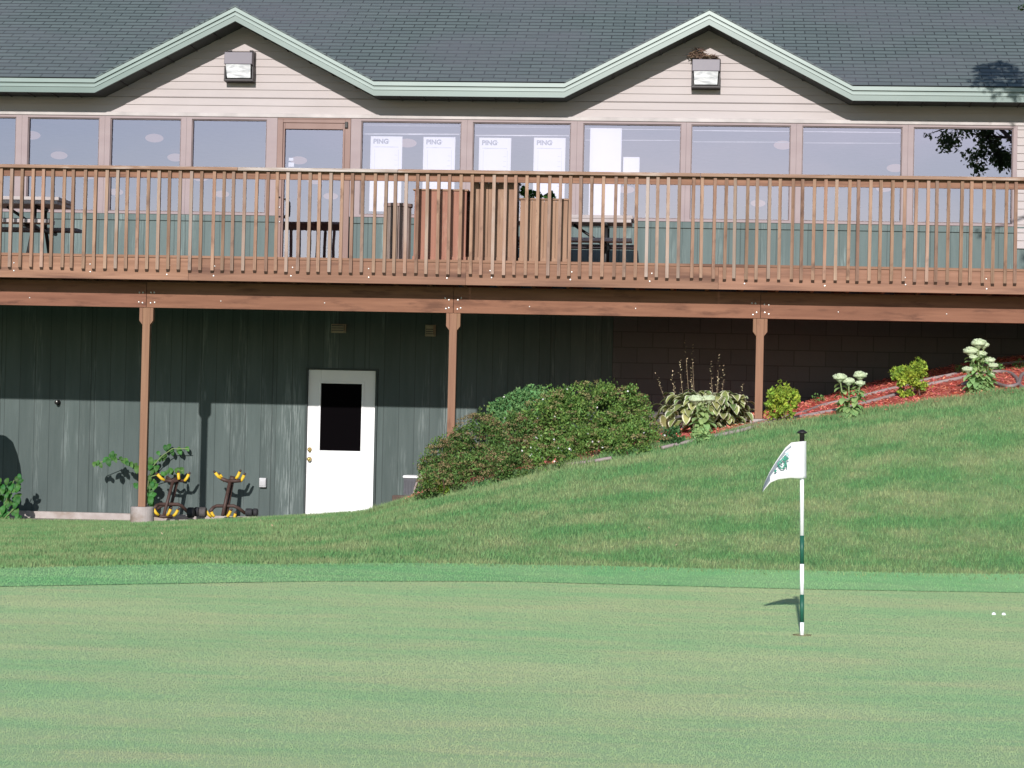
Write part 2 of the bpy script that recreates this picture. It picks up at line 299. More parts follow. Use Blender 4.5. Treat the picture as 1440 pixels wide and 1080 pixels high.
# ------------------------------------------------------------------ mesh helpers
class MB:
    def __init__(s): s.v = []; s.f = []; s.m = []
    def add(s, vs, fs, mi=0):
        o = len(s.v); s.v += [tuple(x) for x in vs]; s.f += [tuple(i+o for i in f) for f in fs]; s.m += [mi]*len(fs); return s
    def box(s, x0, x1, y0, y1, z0, z1, mi=0):
        return s.add([(x0, y0, z0), (x1, y0, z0), (x1, y1, z0), (x0, y1, z0), (x0, y0, z1), (x1, y0, z1), (x1, y1, z1), (x0, y1, z1)],
                     [(0, 3, 2, 1), (4, 5, 6, 7), (0, 1, 5, 4), (1, 2, 6, 5), (2, 3, 7, 6), (3, 0, 4, 7)], mi)
    def sbox(s, u0, z0, u1, z1, hh, n0, n1, mi=0):      # sheared box: top edge runs from (u0,z0) to (u1,z1), height hh
        return s.add([(u0, n0, z0-hh), (u1, n0, z1-hh), (u1, n1, z1-hh), (u0, n1, z0-hh), (u0, n0, z0), (u1, n0, z1), (u1, n1, z1), (u0, n1, z0)],
                     [(0, 3, 2, 1), (4, 5, 6, 7), (0, 1, 5, 4), (1, 2, 6, 5), (2, 3, 7, 6), (3, 0, 4, 7)], mi)
    def prism(s, pts, y0, y1, mi=0):                    # polygon in x,z pushed along y
        k = len(pts); vs = [(x, y0, z) for x, z in pts]+[(x, y1, z) for x, z in pts]
        return s.add(vs, [tuple(range(k)), tuple(range(2*k-1, k-1, -1))]+[(i, i+k, (i+1) % k+k, (i+1) % k) for i in range(k)], mi)
    def tube(s, pts, r, seg=8, mi=0, cap=True):
        pts = [Vector(p) for p in pts]; rs = r if isinstance(r, (list, tuple)) else [r]*len(pts); vs = []; fs = []
        up = None
        for i, p in enumerate(pts):
            d = (pts[min(i+1, len(pts)-1)]-pts[max(i-1, 0)]).normalized()
            if up is None: up = Vector((0, 0, 1)) if abs(d.z) < .9 else Vector((1, 0, 0))
            a = d.cross(up).normalized(); b = a.cross(d).normalized(); up = b
            for k in range(seg):
                t = 2*math.pi*k/seg; vs.append(p+(a*math.cos(t)+b*math.sin(t))*rs[i])
        for i in range(len(pts)-1):
            for k in range(seg): fs.append((i*seg+k, i*seg+(k+1) % seg, (i+1)*seg+(k+1) % seg, (i+1)*seg+k))
        if cap: fs += [tuple(range(seg-1, -1, -1)), tuple(range((len(pts)-1)*seg, len(pts)*seg))]
        return s.add(vs, fs, mi)
    def lathe(s, prof, c=(0, 0, 0), seg=20, mi=0, axis='z'):
        vs = []; fs = []
        for r, z in prof:
            for k in range(seg):
                t = 2*math.pi*k/seg; q = (r*math.cos(t), r*math.sin(t), z)
                if axis == 'x': q = (q[2], q[0], q[1])
                elif axis == 'y': q = (q[0], q[2], q[1])
                vs.append((c[0]+q[0], c[1]+q[1], c[2]+q[2]))
        for i in range(len(prof)-1):
            for k in range(seg): fs.append((i*seg+k, i*seg+(k+1) % seg, (i+1)*seg+(k+1) % seg, (i+1)*seg+k))
        fs += [tuple(range(seg-1, -1, -1)), tuple(range((len(prof)-1)*seg, len(prof)*seg))]
        return s.add(vs, fs, mi)
    def blob(s, c, r, seg=10, rings=7, jit=.0, mi=0, flat=None):
        vs = []; fs = []
        for i in range(rings+1):
            th = math.pi*i/rings
            for k in range(seg):
                ph = 2*math.pi*k/seg; q = 1+random.uniform(-jit, jit)
                z = math.cos(th)*r[2]*q
                if flat is not None and z < flat: z = flat
                vs.append((c[0]+math.sin(th)*math.cos(ph)*r[0]*q, c[1]+math.sin(th)*math.sin(ph)*r[1]*q, c[2]+z))
        for i in range(rings):
            for k in range(seg): fs.append((i*seg+k, (i+1)*seg+k, (i+1)*seg+(k+1) % seg, i*seg+(k+1) % seg))
        return s.add(vs, fs, mi)
    def build(s, name, mats, parent=None, smooth=False, bevel=0, loc=(0, 0, 0)):
        me = bpy.data.meshes.new(name); me.from_pydata(s.v, [], s.f)
        if not isinstance(mats, (list, tuple)): mats = [mats]
        for m in mats: me.materials.append(M[m])
        if len(mats) > 1: me.polygons.foreach_set('material_index', s.m)
        if smooth: me.polygons.foreach_set('use_smooth', [True]*len(me.polygons))
        me.update()
        o = bpy.data.objects.new(name, me); COL.objects.link(o); o.location = loc
        if parent is not None: o.parent = parent
        if bevel:
            b = o.modifiers.new('bevel', 'BEVEL'); b.width = bevel; b.segments = 2; b.limit_method = 'ANGLE'
        return o

def npmesh(name, V, Fa, mats, parent=None, mi=None, smooth=False):     # V Nx3, Fa list of equal-length face index arrays
    me = bpy.data.meshes.new(name); V = np.asarray(V, np.float32); Fa = np.asarray(Fa, np.int32); k = Fa.shape[1]
    me.vertices.add(len(V)); me.vertices.foreach_set('co', V.ravel())
    me.loops.add(Fa.size); me.loops.foreach_set('vertex_index', Fa.ravel())
    me.polygons.add(len(Fa)); me.polygons.foreach_set('loop_start', np.arange(len(Fa), dtype=np.int32)*k)
    if not isinstance(mats, (list, tuple)): mats = [mats]
    for m in mats: me.materials.append(M[m])
    if mi is not None: me.polygons.foreach_set('material_index', np.asarray(mi, np.int32))
    if smooth: me.polygons.foreach_set('use_smooth', np.ones(len(Fa), bool))
    me.update(calc_edges=True); me.validate()
    o = bpy.data.objects.new(name, me); COL.objects.link(o)
    if parent is not None: o.parent = parent
    return o

def tag(o, label=None, cat=None, group=None, kind=None):
    if label: o['label'] = label
    if cat: o['category'] = cat
    if group: o['group'] = group
    if kind: o['kind'] = kind
    return o
def thing(name, label, cat, p=(0, 0, 0), group=None, rz=0):              # root in the building frame
    o = bpy.data.objects.new(name, None); COL.objects.link(o); o.empty_display_size = .2
    o.matrix_world = BF @ Matrix.Translation(Vector(p)) @ Matrix.Rotation(rz, 4, 'Z')
    return tag(o, label, cat, group)
def frame_it(o, p=(0, 0, 0)): o.matrix_world = BF @ Matrix.Translation(Vector(p)); return o

# ------------------------------------------------------------------ ground
us = np.concatenate([[-400, -150, -60, -30, -18], np.arange(-13, 15, .2), [18, 30, 60, 150, 400]])
ns = np.concatenate([[-500, -200, -90, -50], np.arange(-40, -14, 2), np.arange(-14, .6, .15), [2, 8, 20, 60, 200, 600]])
uu, nn = np.meshgrid(us, ns); zz = h(uu, nn)
V = np.stack([uu, nn, zz], -1).reshape(-1, 3); a = np.arange(len(us)*len(ns)).reshape(len(ns), len(us))
Fq = np.stack([a[:-1, :-1], a[:-1, 1:], a[1:, 1:], a[1:, :-1]], -1).reshape(-1, 4)
ground = frame_it(npmesh('lawn', V, Fq, 'lawn', smooth=True)); tag(ground, kind='structure')
def sheet(name, us, n0f, n1f, k, dz, mat_, kind='structure', zf=h):
    us = np.asarray(us); rows = []
    for j in range(k+1):
        n = n0f(us)+(n1f(us)-n0f(us))*j/k; rows.append(np.stack([us, n, zf(us, n)+dz], -1))
    V = np.concatenate(rows); a = np.arange(len(V)).reshape(k+1, len(us))
    Fq = np.stack([a[:-1, :-1], a[:-1, 1:], a[1:, 1:], a[1:, :-1]], -1).reshape(-1, 4)
    o = frame_it(npmesh(name, V, Fq, mat_, smooth=True)); tag(o, kind=kind); return o
su = np.arange(-14, 14.01, .1)
sheet('putting_green', su, lambda u: u*0-45., lambda u: n_edge(u)+.06, 8, 0, 'green', zf=lambda u, n: 0*u)
sheet('fringe', su, lambda u: n_edge(u)+1e-4, n_fringe, 12, .005, 'fringe')
bu = np.arange(BU[0], 12, .05)
sheet('mulch_bed', bu, lambda u: n_bed(u)+rngw(u), lambda u: u*0-.02, 30, .018, 'mulch') if False else None
_w = lambda u: .05*np.sin(u*9.1)+.04*np.sin(u*23+1)
sheet('mulch_bed', bu, lambda u: n_bed(u)+_w(u), lambda u: u*0-.02, 30, .018, 'mulch')
# strip of bare soil and flagstone along the foot of the wall, left
sheet('soil_strip', np.arange(-9, -1.7, .1), lambda u: u*0-.62, lambda u: u*0-.02, 6, .012, 'rock')

def blades(name, u, n, z, hgt, wid, lean, mat_, label=None):
    N = len(u); th = rng.uniform(-1.15, 1.15, N); ld = rng.uniform(0, 2*np.pi, N)
    H = hgt*rng.uniform(.6, 1.25, N); W = wid*rng.uniform(.6, 1.3, N); L = lean*H*rng.uniform(0, 1, N)
    dx = np.cos(th)*W/2; dy = np.sin(th)*W/2*.6
    V = np.empty((N, 3, 3), np.float32)
    V[:, 0] = np.stack([u-dx, n-dy, z], -1); V[:, 1] = np.stack([u+dx, n+dy, z], -1)
    V[:, 2] = np.stack([u+np.cos(ld)*L, n+np.sin(ld)*L, z+H], -1)
    o = frame_it(npmesh(name, V.reshape(-1, 3), np.arange(N*3).reshape(-1, 3), mat_)); tag(o, label, 'grass', kind='stuff'); return o
def scatter(N, u0, u1, n0, n1, keep):
    u = rng.uniform(u0, u1, N); n = rng.uniform(n0, n1, N); k = keep(u, n); return u[k], n[k]
def in_view(u, n, m=1.3):
    d = n-CB.y; c = CB.x; return np.abs(u-c-d*math.tan(PSI)*-0-0*d-(d*math.tan(-(-PSI)))*-1*-1*0) < 1e9
tp = math.tan(PSI)
def vis(u, n, m): 
    d = n-CB.y; uc = CB.x-d*tp; return np.abs(u-uc) < d*.226+m
u, n = scatter(420000, -9, 9, -10.4, -.35, lambda u, n: (n > n_fringe(u)-.25*rng.random(len(u))**4) & vis(u, n, 1.2) & ((u < BU[0]) | (n < n_bed(u)+_w(u)*.7+.03)) & ~((u < BU[0]+.3) & (n > -.75)))
blades('lawn_grass', u, n, h(u, n)-.004, .045, .011, .7, 'lawnb', 'mown rough grass of the bank between the building and the green')
u2 = rng.uniform(BU[0]-.4, 8, 9000); n2 = n_bed(u2)+_w(u2)*.7+rng.normal(-.02, .05, 9000)
blades('edge_grass', u2, n2, h(u2, n2)+.0, .085, .012, .9, 'lawnb', 'longer unmown grass along the edge of the mulch bed')
u, n = scatter(130000, -7.5, 7.5, -12.2, -7.5, lambda u, n: (n < n_fringe(u)+.02) & (n > n_edge(u)-.16*rng.random(len(u))**3) & vis(u, n, .8))
blades('fringe_grass', u, n, h(u, n)+.002, .014, .007, .6, 'fringeb', 'short bright collar grass round the putting green')
u, n = scatter(1150000, -7, 7, -22.5, -8.8, lambda u, n: (n < n_edge(u)) & vis(u, n, .6))
blades('green_grass', u, n, 0*u-.001, .0075, .0036, .8, 'greenb', 'closely mown pale turf of the putting green')
u, n = scatter(34, -7, 7, -9.5, -4.5, lambda u, n: n > n_fringe(u)+.2);
litter = (u, n)
# mulch chips
u, n = scatter(26000, BU[0], 8.2, -5.2, -.3, lambda u, n: (n > n_bed(u)+_w(u)-.05))
N = len(u); th = rng.uniform(0, 6.28, N); ph = rng.uniform(-.5, .5, N); L = rng.uniform(.02, .07, N); W = rng.uniform(.006, .016, N)
c = np.stack([u, n, h(u, n)+.022+rng.uniform(0, .02, N)], -1); d = np.stack([np.cos(th)*np.cos(ph), np.sin(th)*np.cos(ph), np.sin(ph)], -1)*L[:, None]/2
sd = np.stack([-np.sin(th), np.cos(th), rng.uniform(-.6, .6, N)], -1)*W[:, None]/2
V = np.stack([c-d-sd, c+d-sd, c+d+sd, c-d+sd], 1).reshape(-1, 3)
tag(frame_it(npmesh('wood_chips', V, np.arange(N*4).reshape(-1, 4), 'chip')), 'loose red wood chips covering the planting bed', 'mulch', kind='stuff')

# ------------------------------------------------------------------ clubhouse
house = thing('clubhouse', 'two storey clubhouse with grey shingle roof, pale lap siding and green lower walls', 'building')
zsill = float(np.mean([Z(140, 297, 0), Z(375, 301, 0), Z(1050, 312, 0), Z(1300, 315.5, 0)]))
zhead = float(np.mean([Z(100, 161.5, 0), Z(350, 166, 0), Z(730, 172.5, 0), Z(1200, 177, 0)]))
zsid = float(np.mean([Z(140, 154, 0), Z(700, 165.5, 0), Z(1300, 171, 0)]))
ZD = float(np.mean([Z(200, 357, -3.3), Z(900, 371.5, -3.3)]))         # deck floor
UL, UR = -11.5, 9.5
zsoff = float(zfb)+.025
# gables
def gab(pl, pk, pr):
    a, b, c = (P(*pl, EO), P(*pk, EO), P(*pr, EO)); return a.x, b.x, c.x, b.z
gs = [gab((131, 108), (331.5, 8.5), (528, 117)), gab((795, 118.5), (998.5, 17), (1196, 125))]
GABS = []
for (a, b, c, zp) in gs: GABS.append(((a+c)/2*.5+b*.5, (c-a)/2))
zpk = (gs[0][3]+gs[1][3])/2; TANG = (zpk-float(zft))/((GABS[0][1]+GABS[1][1])/2)
def ztop(u):                                                       # roof-edge line (top of fascia) along the front
    z = float(zft)
    for uc, hw in GABS: z = max(z, zpk-TANG*abs(u-uc))
    return z
# lap siding
sd = MB(); lap = .102; z = zsid; k = 0
fh = float(zft-zfb)
def spans(z):                                                      # siding intervals at height z, under the soffit line
    lim = zsoff
    if z <= lim: return [(UL, UR)]
    out = []
    for uc, hw in GABS:
        w = (zpk-fh-(z-.02))/TANG
        if w > .02: out.append((uc-w, uc+w))
    return out
while z < zpk:
    z1 = z+lap; s0, s1 = spans(z), spans(z1)
    if len(s0) == 1 and len(s1) == 2: z1 = max(z+.01, zsoff); s1 = s0
    if not s0: break
    for i, (p, q) in enumerate(s0):
        (r, t) = s1[i] if i < len(s1) else ((p+q)/2, (p+q)/2)
        sd.add([(p, -.014, z), (q, -.014, z), (t, -.001, z1), (r, -.001, z1), (p, 0, z), (q, 0, z)], [(0, 1, 2, 3), (4, 5, 1, 0)])
    z = z1
sd.box(U(1429.5, 250, 0), UR, -.014, .0, zsill-.02, zsid)
ru = U(1429.5, 250, 0); zz_ = zsill-.3
while zz_ < zsid-.01:
    sd.add([(ru, -.030, zz_), (UR, -.030, zz_), (UR, -.015, zz_+lap), (ru, -.015, zz_+lap), (ru, -.015, zz_), (UR, -.015, zz_)], [(0, 1, 2, 3), (4, 5, 1, 0)]); zz_ += lap
sd.build('siding', 'siding', house)
# backing wall above the windows
bk = MB(); bk.box(UL, UR, .012, .14, zsid-.03, zsoff)
for uc, hw in GABS:
    w = (zpk-fh-zsoff)/TANG; bk.prism([(uc-w, zsoff+.001), (uc+w, zsoff+.001), (uc, zpk-fh)], .012, .14)
bk.build('upper_wall', 'siding', house)
tr = MB(); tr.box(UL, UR, -.045, .0, zhead+.012, zsid-.002); tr.build('head_trim', 'trimw', house, bevel=.006)
# lower parts
lw = MB(); lw.box(UL, U(392, 330, 0)-.004, 0, .12, ZD-.01, zsill-.02); lw.box(U(491, 330, 0)+.004, UR, 0, .12, ZD-.01, zsill-.02)
lw.box(UL, U(392, 330, 0)-.006, -.022, -.001, zsill-.10, zsill-.021); lw.box(U(491, 330, 0)+.006, UR, -.022, -.001, zsill-.10, zsill-.021)
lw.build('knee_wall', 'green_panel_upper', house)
UBLK = U(861, 520, 0)
gw = MB(); dl, dr = U(428.5, 620, 0), U(530, 620, 0)
ztopd = float(np.mean([Z(430, 519, 0), Z(528, 520.5, 0)]))
gw.box(UL, dl, 0, .15, .11, ZD-.03); gw.box(dr, UBLK, 0, .15, .11, ZD-.03); gw.box(dl, dr, 0, .15, ztopd+.02, ZD-.03)
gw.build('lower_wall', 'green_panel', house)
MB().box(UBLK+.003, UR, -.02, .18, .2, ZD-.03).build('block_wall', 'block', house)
cb = MB(); cb.box(UL, dl-.01, -.14, -.002, -.1, .115); cb.box(dr+.01, UBLK, -.05, -.002, -.1, .115); cb.build('concrete_curb', 'concrete', house, bevel=.01)
# roof
def main_roof():
    V = []; Fs = []
    z = ROOFZ; n = EO-.035
    for r in range(62):
        z1 = z+DZ; n1 = n+DZ/SLOPE
        cuts = []
        for uc, hw in GABS:
            w0 = (zpk-z)/TANG; w1 = (zpk-z1)/TANG
            if w0 > 0 and n < 4: cuts.append((uc-w0, uc+w0, uc-max(w1, 0), uc+max(w1, 0)))
        e = [(UL-.3, UL-.3)]
        for c0, c1, d0, d1 in cuts: e += [(c0, d0), (c1, d1)]
        e.append((UR+.3, UR+.3))
        for i in range(0, len(e), 2):
            (a0, a1), (b0, b1) = e[i], e[i+1]
            o = len(V); V.extend([(a0, n, z+.006), (b0, n, z+.006), (b1, n1, z1), (a1, n1, z1), (a0, n, z-.001), (b0, n, z-.001)])
            Fs.extend([(o, o+1, o+2, o+3), (o+4, o+5, o+1, o)])
        z, n = z1, n1
    V2 = len(V); V.extend([(UL-.3, n, z), (UR+.3, n, z), (UR+.3, n*2+.6, ROOFZ), (UL-.3, n*2+.6, ROOFZ)]); Fs.append((V2, V2+1, V2+2, V2+3))
    me = MB(); me.add(V, Fs); return me.build('roof', 'shingle', house)
roof = main_roof()
for uc, hw in GABS:
    g_ = MB(); w = (zpk-float(zft))/TANG
    for sg in (-1, 1):
        g_.sbox(uc+sg*w, float(zft)+.022, uc, zpk+.022, .02, EO-.035, 2.4)
    g_.build('gable_roof', 'shingle', house)
# fascia with its drip strip and rib, soffits
nodes = [(UL, float(zft))]
for uc, hw in GABS:
    w = (zpk-float(zft))/TANG; nodes += [(uc-w, float(zft)), (uc, zpk), (uc+w, float(zft))]
nodes.append((UR, float(zft)))
for (u0, z0), (u1, z1) in zip(nodes[:-1], nodes[1:]):
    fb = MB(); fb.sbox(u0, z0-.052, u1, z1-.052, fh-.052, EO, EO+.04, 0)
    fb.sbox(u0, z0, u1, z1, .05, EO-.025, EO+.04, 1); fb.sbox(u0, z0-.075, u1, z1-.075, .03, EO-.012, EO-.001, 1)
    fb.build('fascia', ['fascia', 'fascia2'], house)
    sf = MB(); sf.sbox(u0, z0-fh+.03, u1, z1-fh+.03, .012, EO+.042, .012)
    L = math.hypot(u1-u0, z1-z0); k = int(L/.3)
    sl = sf
    for i in range(1, k):
        t = i/k; uu_ = u0+(u1-u0)*t; zz2 = z0+(z1-z0)*t-fh+.018; sl.box(uu_-.006, uu_+.006, EO+.05, .0, zz2-.012, zz2-.001, 1)
    sf.build('soffit', ['soffit', 'bronzed'], house)
# windows: glass edges in the photograph's row
WX = [(-205, -105), (-90, 22), (38.5, 139), (154.5, 254), (269, 374.5), (507, 648), (664, 802), (819, 957), (971, 1111), (1127, 1268), (1283.5, 1424)]
WU = [(U(a, 240, 0), U(b, 240, 0)) for a, b in WX]
for i, (a, b) in enumerate(WU):
    lft = U(391, 240, 0)-.0 if False else None
    la = (WU[i-1][1]+a)/2 if i > 0 and i != 5 else (a-.06 if i == 0 else U(492.5, 240, 0)+.002)
    rb = (b+WU[i+1][0])/2 if i < len(WU)-1 and i != 4 else (U(389.5, 240, 0)-.002 if i == 4 else b+.05)
    f = MB(); zs, zh = zsill, zhead
    f.box(la+.001, a, -.03, .06, zs-.018, zh+.01); f.box(b, rb-.001, -.03, .06, zs-.018, zh+.01)
    f.box(a, b, -.028, .06, zh-.018, zh+.01); f.box(a, b, -.035, .06, zs-.018, zs+.012)
    w = f.build('window', 'taupe', house)
    s = MB(); q = .014
    s.box(a, a+q, -.012, .05, zs+.012, zh-.018); s.box(b-q, b, -.012, .05, zs+.012, zh-.018); s.box(a+q, b-q, -.012, .05, zh-.018-q, zh-.018); s.box(a+q, b-q, -.012, .05, zs+.012, zs+.012+q)
    s.build('sash', 'sash', w)
    MB().add([(a+.005, .02, zs+.015), (b-.005, .02, zs+.015), (b-.005, .02+.004, zh-.02), (a+.005, .02+.004, zh-.02)], [(0, 1, 2, 3)]).build('pane', 'glass', w)
# glazed deck door
a, b = U(389.5, 240, 0), U(492.5, 240, 0); zt = Z(440, 168.5, 0)
f = MB(); f.box(a, a+.075, -.04, .06, ZD, zt); f.box(b-.075, b, -.04, .06, ZD, zt); f.box(a+.075, b-.075, -.04, .06, zt-.045, zt); f.box(a, b, -.03, .06, zt+.002, zhead+.01)
gdoor = f.build('glass_door', 'doorbrown', house, bevel=.004); gdoor['label'] = 'brown framed glass door with black handle'
ga, gb, gt, gbm = U(400, 240, 0), U(481.5, 240, 0), Z(440, 182, 0), ZD+.06
f = MB(); f.box(a+.078, ga, -.03, .03, ZD+.01, zt-.048); f.box(gb, b-.078, -.03, .03, ZD+.01, zt-.048); f.box(ga, gb, -.03, .03, gt, zt-.048); f.box(ga, gb, -.03, .03, ZD+.01, gbm)
f.build('door_leaf', 'doorbrown', gdoor, bevel=.004)
MB().add([(ga, .004, gbm), (gb, .004, gbm), (gb, .018, gt), (ga, .018, gt)], [(0, 1, 2, 3)]).build('pane', 'glass', gdoor)
hx, hz = U(402, 293, 0), Z(402, 293, 0)
MB().tube([(hx-.015, -.03, hz+.12), (hx, -.085, hz+.115), (hx+.025, -.10, hz+.09), (hx+.03, -.10, hz), (hx+.025, -.10, hz-.09), (hx, -.085, hz-.115), (hx-.015, -.03, hz-.12)], .012).build('handle', 'black', gdoor, smooth=True)
MB().box(b-.075, b-.035, -.075, -.041, zt-.11, zt-.03).build('door_closer', 'black', gdoor, bevel=.005)
for yy, mi in ((278, 0), (292, 1), (305, 0), (312.5, 1)): p = P(394, yy, 0); MB().blob((p.x, -.045, p.z), (.013, .012, .013), 8, 6).build('lock', ['black', 'bolt'][mi], gdoor, smooth=True)
# room behind the glass
MB().box(UL, UR, .16, 14, ZD-.06, ZD-.012).build('inner_floor', 'inner_f', house)
MB().box(UL, UR, .16, 14, 5.66, 5.70).build('inner_ceiling', 'inner_c', house)
MB().box(UL, UR, 13.9, 14, ZD-.01, 5.65).build('inner_back_wall', 'inner_w', house)
for x_ in (UL, UR-.1): MB().box(x_, x_+.1, .16, 13.88, ZD-.01, 5.65).build('inner_side_wall', 'inner_w', house)
ew = MB(); ew.box(UL, UL+.1, .16, 14, -.1, ZD-.07); ew.box(UR-.1, UR, .2, 14, -.1, ZD-.07); ew.box(UL, UR, 14.01, 14.2, -.1, 5.7); ew.build('outer_side_wall', 'green_panel', house)
def hrail(p, q, r): MB().tube([p, q], r, 8).build('blind_headrail', 'rail_w', house, smooth=True)
for (x0, x1, ya) in ((507, 648, 175.5), (664, 802, 177.5)):
    p, q = P(x0+4, ya, .1), P(x1-2, ya+1.5, .1); hrail(p, q, .013); p, q = P(x0+4, ya+13, .16), P(x1-2, ya+13.5, .16); hrail(p, q, .009)
for (x0, x1, ya) in ((819, 957, 181), (971, 1111, 183.5), (1127, 1268, 185)):
    p, q = P(x0+4, ya, .1), P(x1-2, ya+1.5, .1); hrail(p, q, .006); p, q = P(x0+4, ya+16, .16), P(x1-2, ya+16.5, .16); hrail(p, q, .004)
# white service door
d0 = P(430, 520, 0); dl_, dr_ = U(428.5, 620, 0), U(529.5, 620, 0); zb = .06
f = MB(); f.box(dl_, dl_+.022, -.02, .10, zb, ztopd+.018); f.box(dr_-.03, dr_, -.02, .10, zb, ztopd+.018); f.box(dl_+.022, dr_-.03, -.02, .10, ztopd-.004, ztopd+.018)
sdoor = f.build('service_door', 'darktrim', house); sdoor['label'] = 'white door with dark upper pane in the lower wall'
la, lb = dl_+.026, dr_-.034; wa, wb = U(450, 590, 0), U(507.5, 590, 0); wt, wbm = Z(480, 539.5, 0), Z(477, 634, 0)
f = MB(); y0, y1 = .03, .075
f.box(la, wa, y0, y1, zb, ztopd-.008); f.box(wb, lb, y0, y1, zb, ztopd-.008); f.box(wa, wb, y0, y1, wt, ztopd-.008); f.box(wa, wb, y0, y1, zb, wbm)
for (x0, x1, z0, z1) in ((wa-.03, wa, wbm-.03, wt+.03), (wb, wb+.03, wbm-.03, wt+.03), (wa, wb, wt, wt+.03), (wa, wb, wbm-.03, wbm)): f.box(x0, x1, y0-.012, y0-.001, z0, z1)
f.build('door_leaf', 'white', sdoor, bevel=.003)
MB().box(wa, wb, .05, .06, wbm, wt).build('pane', 'dkglass', sdoor)
for yy, rr in ((632, .02), (645.5, .028)):
    p = P(435, yy, 0); MB().lathe([(.028, .03), (.03, .02), (.012, .015), (.012, -.012), (rr, -.02), (rr*.95, -.045), (.005, -.055)], (p.x, 0, p.z), 16, axis='y').build('door_knob', 'brass', sdoor, smooth=True)
# wall-mounted bits
def walllight(px0, px1, py0, py1, label):
    a, b = P(px0, py1, 0), P(px1, py0, 0); w = (b.x-a.x); hh = b.z-a.z; t = thing('wall_light', label, 'light', ((a.x+b.x)/2, -.012, a.z), 'gable floodlights'); w2 = w/2
    MB().box(-w2, w2, -.05, -.004, 0, hh).build('back_plate', 'bronzed', t, bevel=.006)
    c = MB(); c.add([(-w2+.01, -.051, hh-.01), (w2-.01, -.051, hh-.01), (w2-.01, -.21, hh-.03), (-w2+.01, -.21, hh-.03), (-w2+.01, -.051, hh*.5), (w2-.01, -.051, hh*.5), (w2-.01, -.225, hh*.54), (-w2+.01, -.225, hh*.54)],
          [(0, 1, 2, 3), (3, 2, 6, 7), (0, 3, 7, 4), (1, 5, 6, 2), (4, 7, 6, 5)]); c.build('hood', 'bronze', t, bevel=.005)
    l = MB(); l.add([(-w2+.03, -.052, hh*.5), (w2-.03, -.052, hh*.5), (w2-.03, -.215, hh*.535), (-w2+.03, -.215, hh*.535), (-w2+.045, -.052, .035), (w2-.045, -.052, .035), (w2-.04, -.15, .05), (-w2+.04, -.15, .05)],
          [(3, 2, 6, 7), (0, 3, 7, 4), (1, 5, 6, 2), (4, 7, 6, 5)]); l.build('lens', 'lens', t)
    f = MB(); f.box(-w2, w2, -.17, -.051, .005, .032); f.box(-w2, -w2+.022, -.16, -.051, .033, hh*.5); f.box(w2-.022, w2, -.16, -.051, .033, hh*.5); f.build('frame', 'bronzed', t, bevel=.004)
    [MB().box(x_, x_+.045, -.07, -.02, hh+.001, hh+.018).build('hinge', 'bronzed', t) for x_ in (-w2+.03, w2-.075)]
    return t
walllight(318.5, 360.5, 74, 117, 'bronze floodlight on the left gable, bare on top')
wl2 = walllight(972, 1013.5, 84, 126.5, 'bronze floodlight on the right gable with a bird nest on top')
p = P(990, 83, -.1); t = thing('bird_nest', 'ragged brown twig nest on top of the right gable floodlight', 'nest', (p.x, -.10, Z(990, 84, 0)+.002))
tw = MB()
for i in range(170):
    s = random.uniform(-1, 1); x = s*.17; ztop_ = .10*math.exp(-((x+.07)/.09)**2)+.03
    c = Vector((x-.005, random.uniform(-.06, .06), random.uniform(.004, ztop_))); d = Vector((random.uniform(-1, 1), random.uniform(-1, 1), random.uniform(-.35, .35))).normalized()*random.uniform(.03, .06)
    tw.tube([c-d, c+d], .004, 4)
tw.build('twigs', 'nest', t)
# ceiling lamps of the room
k = 0; LP = bpy.data.meshes.new('lamp')
lampmb = MB(); lampmb.blob((0, 0, .04), (.135, .135, .062), 20, 10)
first = None
LAMPS = [(44, 194, 3.5, 'highest lamp behind the window left of centre of the first pair'), ]
LAMPS = [(44, 194, 3.4), (83, 222, 6.3), (217, 198, 3.4), (247, 225, 6.3), (125, 250, 9.2), (163, 273, 12), (282, 253, 9.2), (312, 276, 12), (573, 205, 3.4), (420, 229, 6.3), (443, 257, 9.2), (465, 279, 12), (1101, 208, 3.4), (1259, 240, 6.3), (1243, 268, 9.2), (1066, 289, 12), (881, 270, 9.2)]
LLAB = ['pink lit lamp by left edge of the second window', 'pink lit lamp just over the rail in the second window', 'pink lit oval lamp highest in the third window', 'pink lit lamp over the rail by right edge of the third window', 'lit lamp seen between balusters at the right of the second window', 'lit lamp low between balusters in the third window', 'lit lamp just under the rail in the fourth window', 'lit lamp lowest between balusters in the fourth window', 'pink lit lamp between the two left posters', 'pink lit lamp just over the rail in the glass door', 'lit lamp just under the rail in the glass door', 'lit lamp lowest of the three in the glass door', 'pink lit lamp at right edge of second window from the posters', 'pink lit lamp at right edge of the window before the tree reflection', 'lit lamp just under the rail in the window before the tree reflection', 'lit lamp low between balusters in window right of the large blank sheet', 'lit lamp below the rail beside the large blank sheet']
for (x, y, n), lb_ in zip(LAMPS, LLAB):
    p = P(x, y, n)
    if first is None: o = first = lampmb.build('ceiling_lamp', 'glow', None, smooth=True)
    else: o = first.copy(); COL.objects.link(o)
    o.matrix_world = BF @ Matrix.Translation(p); tag(o, lb_, 'lamp', 'lit lamps inside the clubhouse')
